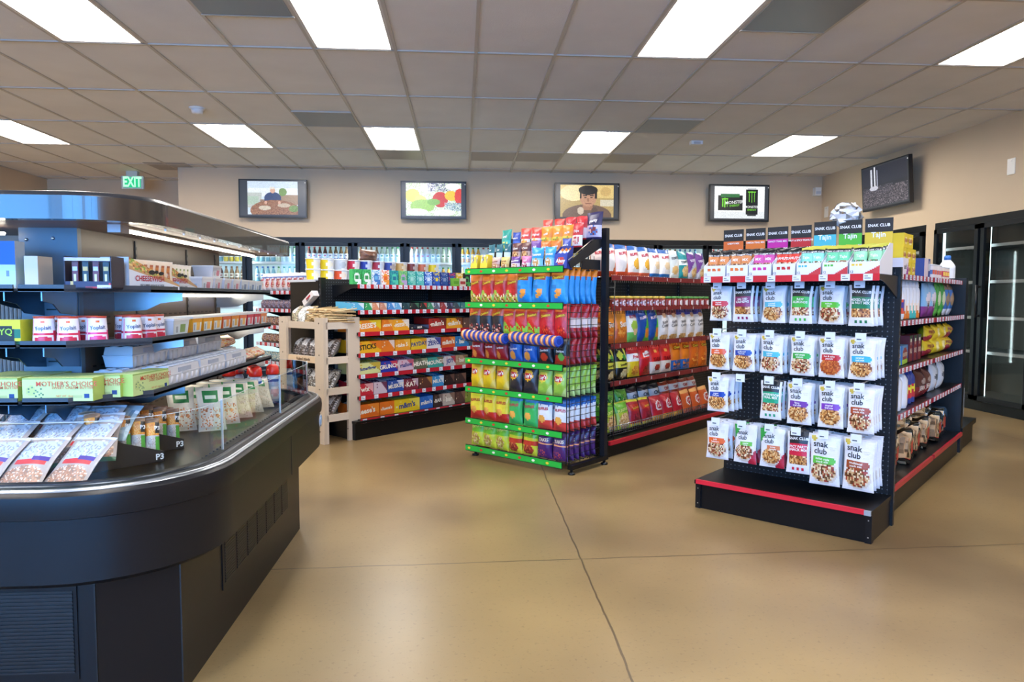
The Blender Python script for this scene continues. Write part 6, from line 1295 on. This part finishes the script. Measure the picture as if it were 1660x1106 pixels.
bag('chs', .2, .06, .12, [('b', 0, 1, 'e8d8b8'), ('s', 0, 1, 0, 1, .4, ['e88c5c', 'f0c060', 'e8b8a8', 'd8402c'])])
for i in range(2): ip('chs', 'cheese_bag', 3.58 + i * .2, 1.10, z, '%s yellow and pink cheese bag beyond the egg cartons' % ('nearer', 'farther')[i], 'cheese bag', 'cheese bags', fr=IR)
ip('chs', 'cheese_bag', 3.62, 1.20, z + .07, 'yellow and pink cheese bag lying on the rear egg cartons', 'cheese bag', fr=IR)
# deck: trays of protein packs
DZ = .641
PW = bag('p3', .046, .13, .03, [('b', 0, 1, 'c8c4c0'), ('b', .55, .88, 'e8983c'), ('s', .05, .95, .56, .86, .5, ['f0b060', 'e08030', 'f4c878']), ('s', .1, .7, .04, .5, .35, ['a88c88', 'e0dcd8', 'b8b0ac']), ('r', .72, 1, .0, .52, '4c9c3c'), ('r', .72, 1, .6, 1, '24282c'), ('b', .9, 1, '8c6c54'), ('t', 'P3', .86, .74, .013, 'f4f4f4', 0, .04)], nu=24, nv=36)
m = M()
m.prism([(0, 0), (.24, 0), (.24, .035), (0, .12)], 0, .004, lin('15171c'), 'card', 'y').prism([(0, 0), (.24, 0), (.24, .035), (0, .12)], .16, .164, lin('15171c'), 'card', 'y')
m.box(0, .24, 0, .164, 0, .004, lin('15171c'), 'card').box(.236, .24, 0, .164, 0, .035, lin('15171c'), 'card').box(0, .004, 0, .164, 0, .12, lin('15171c'), 'card')
tv_, tf_ = text_geo('P3', .04); m.add([(.225 + x * .020, -.0008, .018 + y * .020) for x, y in tv_], tf_, lin('e8ecec'), 'card')
PROTO['p3tray'] = (m.mesh('p3tray'), [])
for j, (x, y, ang) in enumerate(((-1.185, 2.29, 44), (-1.20, 2.50, 44))):
    ip('p3tray', 'display_tray', x, y, DZ, ('black sloping tray of protein snack packs, nearest the guard corner', 'second black tray of protein snack packs, just behind the first')[j], 'display tray', 'black protein pack trays', rz=ang)
    ca, sa = math.cos(R(ang)), math.sin(R(ang))
    for r_ in range(3):
        for q in range(5):
            lx, ly = .03 + q * .046, .03 + r_ * .05
            ip('p3', 'protein_pack', x + lx * ca - ly * sa, y + lx * sa + ly * ca, DZ + .055 - q * .010, 'orange-topped protein snack pack, %s in the %s row of the %s black tray' % (ORD[q], ('front', 'middle', 'rear')[r_], ('near', 'far')[j]), 'protein pack', 'protein packs on the island deck', rz=24, rx=-8)
# wedge packs
bag('wdg', .11, .19, .035, [('b', 0, 1, 'd0c8b4'), ('d', 1, 1.2, 1.7, 'c8c0ac'), ('s', .1, .9, .04, .55, .25, ['e0d8c4', 'b8ac94']), ('r', .22, .8, .66, .9, '2c7a44'), ('r', .3, .72, .74, .8, 'd8e4d0'), ('b', .95, 1, 'a8acaa')], nu=24, nv=34)
bag('wdh', .11, .19, .035, [('b', 0, 1, 'd8d4c8'), ('s', .1, .9, .04, .5, .4, ['d88c54', 'b86c3c', 'e8e0d0']), ('r', .22, .8, .62, .9, '2c7a44'), ('r', .3, .72, .70, .78, 'd8e4d0')], nu=24, nv=34)
for i in range(10):
    y = 2.98 + (i // 2) * .155; x = -1.03 - (i % 2) * .12 + (i // 2) * .008
    ip('wdh' if i < 4 else 'wdg', 'sandwich_wedge', x, y, DZ + .006, '%s wedge pack with green label, %s row, %s the guard' % ('salad' if i < 4 else 'bread', ORD[i // 2], ('nearest', 'away from')[i % 2]), 'wedge pack', 'green-labelled wedge packs', rz=28, rx=-24 - (i // 2) * 5)
round_pack('creamer', [(.036, 0), (.042, .012), (.042, .06), (.034, .085), (.038, .11), (.026, .15), (.022, .155)], .155, [('b', 0, 1, 'b8cce4'), ('b', .72, .85, '1c50a0'), ('e', .5, .4, .14, .22, 'f0ecec'), ('e', .5, .4, .08, .12, 'e8b8b8'), ('b', .0, .1, '3c6cb0')],
           [(.032, .153, 'd8281c'), (.034, .16, 'd8281c'), (.03, .195, 'e03428'), (.018, .205, 'e03428')], kid='cap', n=22)
for i, (x, y) in enumerate(((-1.20, 3.72), (-1.06, 3.70), (-1.10, 3.80), (-1.0, 3.80), (-1.19, 3.83))): ip('creamer', 'creamer_bottle', x, y, DZ, 'red-capped blue creamer bottle, %s in the cluster at the deck end' % ORD[i], 'creamer bottle', 'creamer bottles', rz=i * 11)
# sliced meat packs at the front of the deck
bag('meat', .14, .19, .02, [('b', 0, 1, 'a89c98'), ('x', .5, .2, .45, .2, ['b88870', 'a87860', 'd8c0b0', '8c7468']), ('r', .1, .9, .5, .9, 'b8c0cc'), ('s', .1, .9, .55, .95, .3, ['8c98a8', 'dce4ec', '9c8c8c']), ('r', .12, .85, .42, .52, 'c83c40'), ('r', .5, .9, .5, .58, '4c3c8c'), ('b', 0, .08, '3c6c4c'), ('s', .15, .85, .6, .86, .2, ['b0b8c8', '8c94ac']), ('b', .94, 1, 'c8ccd4')], film='film', nu=30, nv=40)
bag('meat2', .15, .15, .03, [('b', 0, 1, 'a8c0cc'), ('s', 0, 1, 0, 1, .3, ['d8e4ec', '7c98ac', 'c8d8e0']), ('r', .2, .8, .3, .7, 'c8dce4')], nu=12, nv=12)
mi = 0
for r_ in range(3):
    for q in range(5):
        x = -1.16 - q * .125 - r_ * .02; y = 2.10 + r_ * .095
        ip('meat', 'sliced_meat_pack', x, y, DZ + .008 + r_ * .035, 'clear sliced meat pack, %s from the right in the %s row at the deck front' % (ORD[q], ('front', 'middle', 'rear')[r_]), 'sliced meat pack', 'sliced meat packs', rz=-14 + (q * 7 + r_ * 5) % 12, rx=-52)
for q in range(3): ip('meat2', 'sliced_meat_pack', -1.17 - q * .13, 2.37, DZ + .09, 'pale blue wrapped meat pack, %s before the corner post' % ORD[q], 'sliced meat pack', 'sliced meat packs', rz=-5 + q * 6, rx=-50)
ip('meat', 'sliced_meat_pack', -1.145, 2.24, DZ + .05, 'clear sliced meat pack standing apart at the guard corner', 'sliced meat pack', rz=12, rx=-48)

for o in list(bpy.data.objects):
    if 'org' in o.keys(): del o['org']
